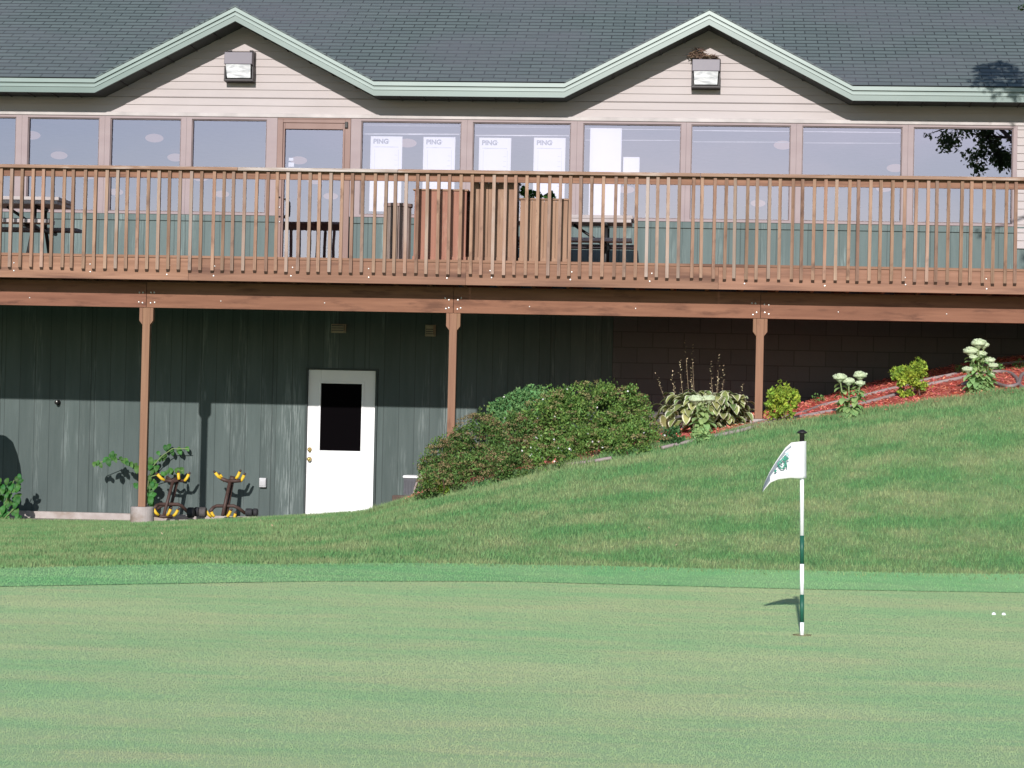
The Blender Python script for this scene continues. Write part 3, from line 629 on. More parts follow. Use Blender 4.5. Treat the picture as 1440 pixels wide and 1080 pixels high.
# posters
def poster(x0, x1, y0, y1, label, head, name='poster'):
    a, b = P(x0, y1, .06), P(x1, y0, .06); w, hh = b.x-a.x, b.z-a.z
    t = MB(); t.box(0, w, 0, .003, 0, hh, 0)
    if head:
        t.box(.04, w-.05, -.0025, -.0005, hh-.145, hh-.135, 1); t.box(w*.55, w*.6, -.0025, -.0005, hh-.07, hh-.055, 1); t.box(.055, .06, -.0025, -.0005, .05, hh-.17, 1); t.box(w-.05, w-.045, -.0025, -.0005, .05, hh-.17, 1)
        for k in range(7): t.box(w-.10, w-.06, -.0025, -.0005, hh-.25-k*.065, hh-.245-k*.065, 1)
    o = t.build(name, ['paper', 'inkpale'], None); o.matrix_world = BF @ Matrix.Translation(a); tag(o, label, name.replace('_', ' '), 'white sheets taped inside the windows')
    if head:
        cu = bpy.data.curves.new('heading', 'FONT'); cu.body = 'PING'; cu.size = .085; cu.extrude = .0005; cu.offset = .0035; cu.materials.append(M['ink'])
        q0 = bpy.data.objects.new('heading', cu); COL.objects.link(q0); bpy.context.view_layer.update(); hm = bpy.data.meshes.new_from_object(q0.evaluated_get(bpy.context.evaluated_depsgraph_get())); bpy.data.objects.remove(q0); hm.materials.clear(); hm.materials.append(M['ink']); q = bpy.data.objects.new('heading', hm); COL.objects.link(q); q.parent = o; q.location = (.035, -.003, hh-.095); q.rotation_euler = (R(90), 0, 0); q.scale = (1.05, 1, 1)
poster(519, 566, 192, 297, 'white PING sheet nearest the glass door', True)
poster(594, 640.5, 193, 266, 'white PING sheet in right half of the window beside the door', True)
poster(672, 719, 194, 285, 'white PING sheet in left half of the middle poster window', True)
poster(749, 795.5, 194, 286, 'white PING sheet right of the middle poster window, above the plants', True)
poster(827.5, 874.5, 180.5, 306, 'tall blank white sheet in the window right of the PING sheets', False)
poster(876, 899.5, 221, 247, 'small blank white sheet beside the tall blank sheet', False, 'notice')
poster(405.5, 413.5, 228.5, 234.5, 'small white notice low on the door glass above the rail', False, 'notice')
poster(406, 412.5, 222, 226, 'smaller grey notice above the white one on the door glass', False, 'notice')

# meter box, tap lamp, vents
p = P(365.5, 685, 0); q = P(375.5, 672, 0); t = thing('utility_box', 'small pale grey box on the green wall right of the racks', 'box', (p.x, 0, p.z)); w, hh = q.x-p.x, q.z-p.z
MB().box(0, w, -.07, -.002, 0, hh).build('body', 'boxgrey', t, bevel=.008); MB().box(.006, w-.006, -.078, -.071, .02, hh-.012).build('cover', 'boxgrey', t, bevel=.003)
p = P(82, 566, 0); t = thing('wall_spigot', 'small black and silver fixture on the green wall, left of the post', 'tap', p)
MB().lathe([(.035, -.005), (.035, -.02), (.02, -.03), (.018, -.07), (.028, -.075), (.025, -.10), (.005, -.105)], axis='y').build('body', 'black', t, smooth=True)
MB().blob((.008, -.105, .012), (.012, .01, .012), 8, 6).build('valve', 'bolt', t, smooth=True)
for (x0, x1, y0, y1, lb_) in ((466, 487, 456, 468, 'pale tan vent hood in the shadow above the white door'), (598, 613, 457, 473, 'dim tan vent box in the shadow left of the middle post')):
    a, b = P(x0, y1, 0), P(x1, y0, 0); t = thing('vent_hood', lb_, 'vent', (a.x, 0, a.z), 'vents under the deck'); w, hh = b.x-a.x, b.z-a.z
    MB().prism([(0, 0), (w, 0), (w, hh), (0, hh)], -.03, -.002).build('flange', 'tanbox', t); MB().box(.015, w-.015, -.10, -.031, .015, hh-.01).build('hood', 'tanbox', t, bevel=.008)
    lv = MB()
    for k in range(3): lv.box(.02, w-.02, -.106, -.101, .025+k*.03, .036+k*.03)
    lv.build('louvre', 'acgrey', t)

# ------------------------------------------------------------------ deck
NPOST, NRIM, NBAL = -2.87, -3.32, -3.36
zrb = float(np.mean([Z(100, 389.5, NRIM), Z(700, 402, NRIM), Z(1300, 413, NRIM)]))
zbt = zrb-.003; zbb = float(np.mean([Z(20, 428, NPOST-.05), Z(500, 438, NPOST-.05), Z(1300, 452.5, NPOST-.05)]))
deck = thing('timber_deck', 'raised timber deck on posts along the clubhouse front, with baluster railing', 'deck')
zrt = float(np.mean([Z(100, 229.5, NBAL), Z(700, 241, NBAL), Z(1300, 250, NBAL)]))
PU = [U(207.0, 440, NPOST), U(638, 445, NPOST), U(1069, 455, NPOST)]
def bolts(mb, us_, zc, y):
    for u_ in us_:
        for dz in (-.055, .055):
            mb.blob((u_+random.uniform(-.01, .01), y, zc+dz+random.uniform(-.015, .015)), (.011, .008, .011), 6, 4, mi=1)
ends = [UL]+PU+[UR]
for i in range(4):
    b = MB(); a0, a1 = ends[i]+.003, ends[i+1]-.003; b.box(a0, a1, NPOST-.055, NPOST+.055, zbb, zbt, 0)
    for e in (a0+.05, a0+.09, a1-.05, a1-.09): bolts(b, [e], zbb+.11, NPOST-.056)
    for e in np.arange(a0+.9, a1-.5, 1.25): b.blob((e, NPOST-.056, zbb+.09), (.009, .008, .009), 6, 4, mi=1)
    b.build('beam', ['beam', 'bolt'], deck)
rj = [UL, U(265, 380, NRIM), U(655, 390, NRIM), U(1010, 400, NRIM), UR]
for i in range(4):
    b = MB(); a0, a1 = rj[i]+.0015, rj[i+1]-.0015; b.box(a0, a1, NRIM, NRIM+.038, zrb, ZD-.031, 0)
    for e in np.arange(a0+.3, a1-.2, .92):
        b.blob((e, NRIM-.001, zrb+.07+random.uniform(-.02, .02)), (.011, .008, .011), 6, 4, mi=1); b.blob((e+random.uniform(-.02, .03), NRIM-.001, zrb+.17), (.010, .008, .010), 6, 4, mi=1)
    b.build('rim_board', ['wood_u', 'bolt'], deck)
db = MB(); y = NRIM-.012
while y < -.15: db.box(UL, UR, y, y+.135, ZD-.03, ZD); y += .141
db.build('decking', 'wood_u', deck)
jm = None; ju = UL+.2
while ju < UR:
    if jm is None: jm = MB().box(-.019, .019, NRIM+.04, -.02, zrb+.001, ZD-.032).build('joist', 'beam', deck); jm.location.x = ju
    else: o = jm.copy(); COL.objects.link(o); o.parent = deck; o.location = (ju, 0, 0)
    ju += .406
PBASE = [P(200, 712.5, NPOST).z, float(h(PU[1], NPOST))-.03, P(1066, 589, NPOST).z]
for i, u0 in enumerate(PU):
    b = MB().box(u0-.045, u0+.045, NPOST-.045, NPOST+.045, PBASE[i], zbb-.001); po = b.build('post', 'post', deck, bevel=.004)
    zc = zbb-.002
    for sg in (-1, 1):
        x0, x1 = u0+sg*.046, u0+sg*.084
        pts = [(x0, zc), (x1, zc), (x1, zc-.155), (x0, zc-.205)]
        if sg < 0: pts = pts[::-1]
        MB().prism(pts, NPOST-.045, NPOST+.045).build('bracket', 'post', po, bevel=.003)
    zg = float(h(u0, NPOST))-.1
    if i == 0: MB().lathe([(.14, zg-.1), (.14, PBASE[i]-.012), (.128, PBASE[i])], (u0, NPOST, 0), 28).build('footing', 'concrete', po, smooth=False)
    else: MB().box(u0-.10, u0+.10, NPOST-.10, NPOST+.10, zg, PBASE[i]-.001).build('footing', 'concrete', po, bevel=.02)
rail = MB().box(UL, UR, NBAL+.040, NBAL+.078, zrt-.13, zrt-.042).build('railing', 'wood_u', deck)
caps = [UL, U(335, 233, NBAL), U(560, 238, NBAL), U(985, 246, NBAL), UR]
for i in range(4):
    MB().box(caps[i]+.001, caps[i+1]-.001, NBAL-.035, NBAL+.105, zrt-.040, zrt).build('cap_rail', 'cap_grey' if i == 1 else 'cap', rail, bevel=.005)
b0, b1 = U(13.3, 310, NBAL), U(1429.5, 320, NBAL); pitch = (b1-b0)/92
zbl = float(np.mean([Z(100, 379, NBAL), Z(700, 391, NBAL), Z(1300, 401, NBAL)]))
bm = None
for k in range(-2, 95):
    x = b0+k*pitch+random.uniform(-.006, .006)
    if bm is None:
        mb = MB(); q_ = .019; mb.add([(-q_, -q_, zbl+.032), (q_, -q_, zbl+.032), (q_, q_, zbl), (-q_, q_, zbl), (-q_, -q_, zrt-.043), (q_, -q_, zrt-.043), (q_, q_, zrt-.043), (-q_, q_, zrt-.043)], [(4, 5, 6, 7), (0, 1, 5, 4), (1, 2, 6, 5), (2, 3, 7, 6), (3, 0, 4, 7)]); mb.f.append((0, 3, 2, 1)); mb.m.append(1); bm = mb.build('baluster', ['wood_z', 'endgrain'], rail, bevel=.002)
        o = bm
    else: o = bm.copy(); COL.objects.link(o); o.parent = rail
    o.location = (x, NBAL+.0195, random.uniform(-.006, .006)); o.rotation_euler = (0, random.uniform(-.004, .004), random.uniform(-.12, .12))

# ------------------------------------------------------------------ things on the deck
def picnic(label, ur, L, nc, top, bench, wtop=.72, br=.62, mats=('table', 'table_dark')):
    t = thing('picnic_table', label, 'table', (ur-L/2, nc, ZD), 'picnic tables on the deck'); hl = L/2
    b = MB(); k = 5; w = wtop/k
    for i in range(k): b.box(-hl, hl, -wtop/2+i*w+.004, -wtop/2+(i+1)*w-.004, top-.045, top)
    b.box(-hl+.02, hl-.02, -wtop/2+.01, wtop/2-.01, top-.09, top-.046)
    b.build('tabletop', mats[0], t, bevel=.006)
    for sg in (-1, 1):
        b = MB(); c = sg*br
        for i in range(2): b.box(-hl, hl, c-.135+i*.137, c-.002+i*.137, bench-.045, bench)
        b.build('bench', mats[0] if sg < 0 else mats[1], t, bevel=.006)
    for sx in (-hl+.33, hl-.33):
        f = MB()
        for sg in (-1, 1): f.tube([(sx, sg*.22, top-.09), (sx, sg*.24, bench), (sx, sg*.5, .02)], .024, 8)
        f.tube([(sx, -br-.1, bench-.065), (sx, br+.1, bench-.065)], .024, 8); f.tube([(sx, -.3, top-.11), (sx, .3, top-.11)], .024, 8)
        f.tube([(sx, 0, bench-.06), (sx-math.copysign(.42, sx), 0, top-.10)], .018, 8)
        f.build('leg_frame', 'black', t, smooth=True)
picnic('grey picnic table at the left end of the deck', U(95, 290, -2.0)-.0, 1.9, -2.05, .76, .45)
picnic('pale topped picnic table right of the wooden planters', U(891, 315, -1.1), 1.7, -1.15, .72, .41, .62, .52)
# slatted litter bin
pl, pr = P(539.5, 360, -2.75), P(577.5, 360, -2.75); rad = (pr.x-pl.x)/2; top = Z(558, 287, -2.75)-ZD
t = thing('litter_bin', 'round grey weathered slatted bin beside the red wooden box', 'bin', ((pl.x+pr.x)/2, -2.75, ZD))
b = MB()
for k in range(14):
    a_ = 2*math.pi*(k+.3)/14; c_, s_ = math.cos(a_), math.sin(a_); r0 = rad-.014; wd = .030
    vs = []
    for zz3 in (.02, top-.04):
        for (dr_2, dw) in ((-.01, -wd), (.01, -wd), (.01, wd), (-.01, wd)): vs.append(((r0+dr_2)*c_-dw*s_, (r0+dr_2)*s_+dw*c_, zz3))
    b.add(vs, [(0, 3, 2, 1), (4, 5, 6, 7), (0, 1, 5, 4), (1, 2, 6, 5), (2, 3, 7, 6), (3, 0, 4, 7)])
b.build('slat_side', 'grey_slat', t)
MB().lathe([(rad-.05, top-.038), (rad+.012, top-.038), (rad+.012, top), (rad-.05, top)], seg=28).build('rim', 'grey_slat', t)
MB().lathe([(rad-.05, .03), (rad-.055, top-.06)], seg=20).build('liner', 'black', t)
def planter(x0, x1, ytop, label, m, lip, dep=.5, n0=-3.15, k=4, side=None):
    a, b_ = P(x0, 365, n0), P(x1, 365, n0); w = b_.x-a.x; hh = Z((x0+x1)/2, ytop, n0)-ZD
    t = thing('wooden_planter', label, 'planter', (a.x+w/2, n0+dep/2, ZD), 'wooden boxes behind the railing'); hw = w/2; hd = dep/2
    s = MB()
    for i in range(k): s.box(-hw+i*w/k+.0015, -hw+(i+1)*w/k-.0015, -hd, -hd+.022, .05, hh-.02); s.box(-hw+i*w/k+.0015, -hw+(i+1)*w/k-.0015, hd-.022, hd, .05, hh-.02)
    for i in range(3):
        for sg in (-1, 1): x_ = sg*(hw-.011); s.box(x_-.011, x_+.011, -hd+.023+i*(dep-.046)/3, -hd+.023+(i+1)*(dep-.046)/3-.003, .05, hh-.02)
    s.build('board_side', m, t, bevel=.002)
    r = MB(); e = .018
    r.box(-hw-e, hw+e, -hd-e, -hd+.05, hh-.019, hh); r.box(-hw-e, hw+e, hd-.05, hd+e, hh-.019, hh); r.box(-hw-e, -hw+.05, -hd+.051, hd-.051, hh-.019, hh); r.box(hw-.05, hw+e, -hd+.051, hd-.051, hh-.019, hh)
    r.build('rim', lip, t, bevel=.003)
    MB().box(-hw+.03, hw-.03, -hd+.03, hd-.03, .05, hh-.06).build('soil', 'twig', t)
    MB().box(-hw-.01, hw+.01, -hd-.012, hd+.012, 0, .05).build('plinth', m, t, bevel=.003)
    return t, hh
planter(581, 654.5, 266, 'reddish wooden box left of the tallest box, behind the railing', 'plank_red', 'plank_tan')
planter(659, 724, 252, 'tallest brown wooden box in the middle of the three', 'plank_brown', 'darktrim', k=5)
tp3, hp3 = planter(730, 797, 279, 'lowest brown wooden box with green plants growing on top', 'plank_tan', 'plank_brown', n0=-3.12)

# ------------------------------------------------------------------ leaves
def leaf_quads(C, D, L, W, fold=.25):           # diamond leaves: centres, unit axes
    N = len(C); r = rng.normal(size=(N, 3)); S = np.cross(D, r); S /= np.linalg.norm(S, axis=1)[:, None]+1e-9; Nn = np.cross(S, D)
    L = np.asarray(L)[:, None]; W = np.asarray(W)[:, None]
    V = np.stack([C-D*L/2, C+S*W/2-Nn*W*fold, C+D*L/2, C-S*W/2-Nn*W*fold], 1)
    b = np.arange(N)[:, None]*4
    return V.reshape(-1, 3), np.concatenate([b+[0, 1, 2], b+[0, 2, 3]])
M['litter'] = mat('dry_leaf', (.34, .24, .14), (.46, .38, .25), sc=(3, 3, 3))
def rand_dirs(N, up=.0):
    d = rng.normal(size=(N, 3)); d[:, 2] += up; return d/np.linalg.norm(d, axis=1)[:, None]
lu, ln = litter; V, Fa = leaf_quads(np.stack([lu, ln, h(lu, ln)+.045], -1), rand_dirs(len(lu)), rng.uniform(.02, .04, len(lu)), rng.uniform(.012, .022, len(lu)))
tag(frame_it(npmesh('leaf_litter', V, Fa, 'litter')), 'scattered dry leaf bits lying on the mown bank', 'leaf litter', kind='stuff')
def clump_points(lumps, N, ncl, rc, shell=.75, zmin=None):
    """points in small clusters spread over lumpy ellipsoids; lumps = (centre, radii)"""
    w = np.array([l[1][0]*l[1][2]+l[1][0]*l[1][1] for l in lumps]); w = w/w.sum(); out = []; nor = []; cid = []
    for (c, r), f in zip(lumps, w):
        k = max(3, int(ncl*f)); d = rand_dirs(k, .25); s = shell+(1-shell)*rng.random(k)**.5
        cc = np.array(c)+d*np.array(r)*s[:, None]
        m = int(N*f); i = rng.integers(0, k, m); o = rand_dirs(m, .3)*(rc*rng.random(m)**.45)[:, None]
        out.append(cc[i]+o); nor.append(d[i]+.8*o/rc); cid.append(i)
    C = np.concatenate(out); Nn = np.concatenate(nor); Nn /= np.linalg.norm(Nn, axis=1)[:, None]+1e-9
    if zmin is not None: k = C[:, 2] > zmin(C); C, Nn = C[k], Nn[k]
    return C, Nn
def shrub(name, label, cat, base, lumps, N, ncl, rc, L, mleaf, group=None, heads=None, petals=0, stems=14, inner=.35):
    t = thing(name, label, cat, base, group); b = np.array(base)
    zmin = lambda C: h(C[:, 0]+b[0], C[:, 1]+b[1])-b[2]+.01
    C, Nn = clump_points(lumps, int(N*(1-inner)), ncl, rc, .78, zmin); C2, N2 = clump_points(lumps, int(N*inner), ncl, rc*1.5, .45, zmin)
    C = np.concatenate([C, C2]); Nn = np.concatenate([Nn, N2]); D = Nn*.7+rand_dirs(len(C), .3)*.9; D /= np.linalg.norm(D, axis=1)[:, None]
    ll = L*rng.uniform(.6, 1.3, len(C)); V, Fa = leaf_quads(C, D, ll, ll*.55); npmesh('foliage', V, Fa, mleaf, t)
    if heads:
        mh, n_h, rh, dens = heads; Hc = []; 
        for (c, r) in lumps:
            d = rand_dirs(int(n_h*r[0]*r[2]*4), .35); d = d[d[:, 2] > -.35]; Hc.append(np.array(c)+d*np.array(r)*rng.uniform(.98, 1.12, len(d))[:, None])
        Hc = np.concatenate(Hc); Hc = Hc[zmin(Hc)+.08 < Hc[:, 2]]; k = len(Hc); i = np.repeat(np.arange(k), dens); o = rand_dirs(len(i))*np.array([rh, rh, rh*.45])*(rng.random(len(i))**.4)[:, None]
        D = rand_dirs(len(i), .4); ll = np.full(len(i), L*.55); V, Fa = leaf_quads(Hc[i]+o, D, ll, ll*.7); npmesh('flower_head', V, Fa, mh, t)
    if petals:
        d = rand_dirs(petals, .4); li = rng.integers(0, len(lumps), petals); C = np.array([lumps[i][0] for i in li])+d*np.array([lumps[i][1] for i in li])*1.04; C = C[C[:, 1] < .1]; D = rand_dirs(len(C)); ll = np.full(len(C), .026); V, Fa = leaf_quads(C, D, ll, ll); npmesh('blossom', V, Fa, 'petal', t)
    if stems:
        s = MB()
        for k in range(stems):
            c, r = lumps[k % len(lumps)]; d = rand_dirs(1, .6)[0]; e = Vector(np.array(c)+d*np.array(r)*.8); x0 = c[0]+random.uniform(-.4, .4)*r[0]; y0 = c[1]+random.uniform(-.5, .2)*r[1]
            z0 = float(h(x0+b[0], y0+b[1])-b[2])-.02
            if stems <= 4: s = MB()
            s.tube([(x0, y0, z0), ((x0+e.x)/2+random.uniform(-.05, .05), (y0+e.y)/2, (z0+e.z)/2), e], [.012, .008, .004], 5)
            if stems <= 4: s.build('stem', 'twig', t)
        if stems > 4: s.build('stem', 'twig', t)
    return t
def at(px, py, n): 
    p = P(px, py, n); return p
def rel(lst, base): return [((p.x-base[0], p.y-base[1], p.z-base[2]), r) for p, r in lst]
def ft(px, py):
    p = G(px, py); p.z += .13; p.y += .12; return p
def gbase(px, n): u_ = U(px, 640, n); return (u_, n, float(h(u_, n)))
base = gbase(668, -3.25)
shrub('spirea_shrub', 'low brown tinged shrub hiding the foot of the middle post', 'shrub', base,
      rel([(at(638, 660, -3.25), (.36, .42, .34)), (at(676, 640, -3.25), (.40, .45, .44)), (at(722, 632, -3.3), (.38, .45, .40)), (at(632, 678, -3.3), (.26, .36, .24)), (at(690, 668, -3.4), (.42, .40, .28)), (at(730, 655, -3.4), (.35, .40, .30)), (ft(612, 702), (.2, .2, .17)), (at(618, 672, -3.35), (.22, .3, .22)), (ft(640, 694), (.26, .2, .2)), (ft(678, 685), (.28, .2, .2)), (ft(712, 677), (.26, .2, .2)), (at(655, 672, -3.75), (.34, .3, .22)), (at(705, 660, -3.8), (.34, .3, .22))], base), 30000, 150, .105, .036, 'spirea_d', 'shrubs in the planting bed', ('spirea_br', 230, .055, 24), 0, 26)
base = gbase(835, -3.0)
shrub('spirea_shrub', 'largest rounded shrub, specked with white blossom, left of the hosta', 'shrub', base,
      rel([(at(780, 608, -3.1), (.44, .46, .44)), (at(825, 590, -3.0), (.46, .5, .42)), (at(870, 592, -3.0), (.40, .46, .38)), (at(895, 615, -3.1), (.30, .40, .32)), (at(800, 632, -3.3), (.46, .40, .26)), (at(862, 624, -3.3), (.46, .40, .30)), (at(765, 622, -3.0), (.22, .4, .30)), (ft(775, 662), (.24, .2, .18)), (ft(825, 653), (.32, .2, .2)), (ft(870, 645), (.3, .2, .2)), (ft(905, 638), (.24, .2, .18)), (at(770, 640, -3.6), (.36, .3, .24)), (at(830, 634, -3.7), (.40, .3, .22)), (at(890, 628, -3.6), (.34, .3, .22))], base), 38000, 190, .105, .038, 'spirea', 'shrubs in the planting bed', ('spirea_b', 90, .05, 20), 160, 26)
base = gbase(735, -2.2)
shrub('spirea_shrub', 'fresh green shrub showing behind the gap between the two brown tinged shrubs', 'shrub', base,
      rel([(at(718, 590, -2.2), (.26, .3, .28)), (at(745, 578, -2.2), (.28, .3, .26)), (at(735, 610, -2.2), (.40, .35, .35)), (at(771, 582, -2.3), (.22, .3, .22))], base), 12000, 90, .08, .045, 'spirea_g', 'shrubs in the planting bed', None, 30, 12)
_ = 0
def dot(px, py): p = G(px, py); return (p.x, p.y, p.z)
for (px, py, lumps, lab) in ((1098, 597, [((0, 0, .17), (.17, .17, .17)), ((-.04, 0, .28), (.12, .13, .14)), ((.07, 0, .27), (.11, .12, .13)), ((-.01, 0, .40), (.025, .03, .07)), ((.06, 0, .39), (.025, .03, .07)), ((.13, 0, .33), (.04, .05, .05)), ((-.1, 0, .33), (.03, .04, .05))], 'rounded yellow green bush right of the right-hand deck post'),
                             (1279, 561, [((0, 0, .16), (.13, .14, .15)), ((-.03, 0, .27), (.16, .14, .10)), ((.09, 0, .33), (.09, .1, .11)), ((-.12, 0, .26), (.07, .08, .06)), ((.10, 0, .43), (.025, .03, .05)), ((-.17, 0, .31), (.03, .04, .03)), ((.15, 0, .27), (.04, .05, .05)), ((.16, 0, .14), (.06, .05, .03))], 'yellow green bush between the two pale flowering sedums')):
    b_ = dot(px, py)
    shrub('privet_bush', lab, 'shrub', b_, lumps, 3000, 60, .038, .042, 'privet', 'yellow green bushes on the mulch', None, 0, 3, .2)

def big_leaf(mb, root, tip, width, droop=.2, up=Vector((0, 0, 1)), margin=0, mi=0, mm=1, seg=5):
    """broad leaf from root to tip; margin faces take material mm"""
    root = Vector(root); tip = Vector(tip); ax = tip-root; L = ax.length; a = ax.normalized(); s = a.cross(up)
    if s.length < .05: s = a.cross(Vector((1, 0, 0)))
    s.normalize(); nn = s.cross(a).normalized(); rows = []
    for i in range(seg+1):
        t = i/seg; w = width*.5*(math.sin(math.pi*min(1, t*.92+.06))**.75)*(1 if t < 1 else 0); c = root+ax*t+nn*(math.sin(t*math.pi)*L*droop*.5)-nn*(t*t*L*droop*.5)
        if margin: xs = (-1, -1+margin, 0, 1-margin, 1)
        else: xs = (-1, 0, 1)
        rows.append([c+s*(x*w)+nn*(abs(x)*w*.28) for x in xs])
    k = len(rows[0]); vs = [v for r in rows for v in r]; o = len(mb.v); mb.v += [tuple(v) for v in vs]
    for i in range(seg):
        for j in range(k-1):
            mb.f.append((o+i*k+j, o+i*k+j+1, o+(i+1)*k+j+1, o+(i+1)*k+j)); mb.m.append(mm if margin and j in (0, k-2) else mi)
for (x0, y0, lumps, N, lb_) in ((745, 279, [((-.06, 0, .05), (.07, .08, .08)), ((.02, 0, .03), (.07, .08, .06)), ((.09, .05, .02), (.05, .06, .04))], 420, 'leafy green plant growing out of the left side of the lowest wooden box'), (773, 279, [((0, 0, .02), (.06, .06, .045))], 160, 'small green plant growing out of the right side of the lowest wooden box')):
    q = P(x0, y0, -2.95); t = thing('box_plant', lb_, 'plant', q, 'plants in the lowest wooden box')
    C, Nn = clump_points(lumps, N, 16, .03, .8); D = Nn*.6+rand_dirs(len(C), .2); D /= np.linalg.norm(D, axis=1)[:, None]; ll = rng.uniform(.03, .055, len(C)); V, Fa = leaf_quads(C, D, ll, ll*.6); npmesh('foliage', V, Fa, 'vine', t)
    MB().tube([(0, 0, -.06), (-.01, 0, .04)], .006, 5).build('stem', 'stem', t)
# hosta
b_ = dot(1000, 607); t = thing('hosta', 'broad variegated hosta with white edged leaves left of the right-hand post', 'plant', b_)
lv = MB(); stk = MB()
for i in range(330):
    a_ = random.uniform(0, 2*math.pi); e = random.uniform(.0, 1.35); r0 = random.uniform(.05, .36)*math.cos(e*.7); cx = random.uniform(-.26, .22)
    q = Vector((cx+math.cos(a_)*r0*1.2, math.sin(a_)*r0*.8, .05+.36*math.sin(e)+random.uniform(-.03, .05)))
    L = random.uniform(.13, .22); d = Vector((math.cos(a_)*math.cos(e*.5)*1.1, math.sin(a_)*math.cos(e*.5), random.uniform(-.55, .15)+.35*math.sin(e)-.2)).normalized()
    big_leaf(lv, q, q+d*L, L*random.uniform(.5, .68), .35, margin=random.choice((.2, .3, .34)))
    if i % 4 == 0: stk.tube([(cx*.6, 0, 0), q], .006, 4)
for s_, hh in ((.33, .40), (.14, .44), (.02, .40), (-.45, .22), (-.52, .14)):
    q = Vector((s_, -.05, hh-.12)); big_leaf(lv, q, q+Vector((s_*.12, -.03, .17)), .11, .2, up=Vector((0, 1, .2)), margin=.34)
lv.build('foliage', ['hosta', 'hosta_w'], t, smooth=True); stk.build('stalk', 'stem', t)
# seed stalks behind it
b2 = gbase(965, -1.9)
t = thing('seed_stalk_plant', 'thin dry seed stalks standing up behind the hosta', 'plant', b2)
for (x0, y0, x1, y1) in ((972, 600, 965, 505), (975, 600, 974, 511), (962, 598, 957, 528), (955, 598, 947, 541), (950, 600, 928, 543), (980, 600, 973, 535), (1005, 600, 1000, 530), (1010, 600, 1010, 523), (1014, 598, 1017, 535), (1035, 600, 1042, 555), (1004, 585, 1008, 548)):
    p0, p1 = P(x0, y0, -1.9), P(x1, y1, -1.9); v0 = Vector((p0.x-b2[0], 0, -.05)); v1 = Vector((p1.x-b2[0], random.uniform(-.1, .1), p1.z-b2[2])); mid = (v0+v1)/2+Vector((random.uniform(-.02, .02), 0, .05))
    so_ = MB().tube([v0, mid, v1], [.003, .0025, .0015], 4).build('stalk', 'seed', t); sds = MB()
    for k in range(22):
        f = .4+.6*k/15; c = v0.lerp(v1, f)+Vector((random.uniform(-.012, .012), random.uniform(-.012, .012), 0)); d = Vector((random.uniform(-1, 1), random.uniform(-1, 1), random.uniform(0, 1))).normalized()*.018
        sds.add([c, c+d+Vector((.007, 0, 0)), c+d*1.6, c+d-Vector((.007, 0, 0))], [(0, 1, 2, 3)])
    sds.build('seed_head', 'seed', so_)
# sedums
def sedum(label, b_, stems, leaves, hw=.07, name='sedum'):
    t = thing(name, label, 'plant', b_, 'pale flowering sedums'); st = MB(); hd = MB(); lf = MB()
    for (dx, hh, r) in stems:
        dy = random.uniform(-.05, .05); st.tube([(dx*.3, 0, 0), (dx*.7, dy*.6, hh*.5), (dx, dy, hh)], [.012, .010, .008], 6)
        hd = MB(); hd.blob((dx, dy, hh), (r, r, r*.62), 14, 8, .06, flat=-r*.2); hd.lathe([(.008, -r*.75), (r*.45, -r*.42), (r*.8, -r*.18)], (dx, dy, hh), 12)
        for k in range(26):
            an = random.uniform(0, 6.28); rr = r*math.sqrt(random.random())*.95; hd.blob((dx+rr*math.cos(an), dy+rr*math.sin(an), hh+r*.56*math.sqrt(max(0, 1-(rr/r)**2))), (r*.2, r*.2, r*.16), 7, 5, .12)
        hd.build('flower_head', 'sedum_h', t, smooth=True)
        for k in range(15):
            f = .1+.8*k/15; an = k*2.4+random.uniform(-.3, .3); q = Vector((dx*(.3+.7*f), dy*f, hh*f)); L = .15*(1.1-.5*f); d = Vector((math.cos(an), math.sin(an), random.uniform(-.7, .1))).normalized(); big_leaf(lf, q, q+d*L, L*.55, .2)
    for k in range(leaves):
        an = random.uniform(0, 6.28); q = Vector((math.cos(an)*.03, math.sin(an)*.03, random.uniform(.01, .14))); L = random.uniform(.11, .17); d = Vector((math.cos(an), math.sin(an), random.uniform(-.75, .15))).normalized(); big_leaf(lf, q, q+d*L, L*.5, .25)
    st.build('stem', 'stem', t, smooth=True); lf.build('foliage', 'sedum', t, smooth=True)
sedum('sedum with four pale flower heads between the two yellow green bushes', dot(1196, 586), [(-.13, .43, .075), (-.03, .39, .07), (.10, .46, .078), (.10, .37, .055)], 34)
sedum('tallest pale sedum beside the coiled hose on the mulch', dot(1377, 554), [(-.02, .57, .085), (.04, .55, .06), (-.10, .48, .085), (.02, .45, .06), (-.07, .41, .05), (.11, .38, .065), (.15, .32, .055), (-.14, .27, .06), (.13, .22, .05)], 46)
t = None
sedum('pale sedum heads rising out of the middle of the hosta', (b_[0], b_[1], b_[2]) if False else tuple(np.array(dot(990, 612))), [(-.10, .40, .085), (.05, .41, .075), (-.02, .40, .05), (-.03, .17, .05)], 30)
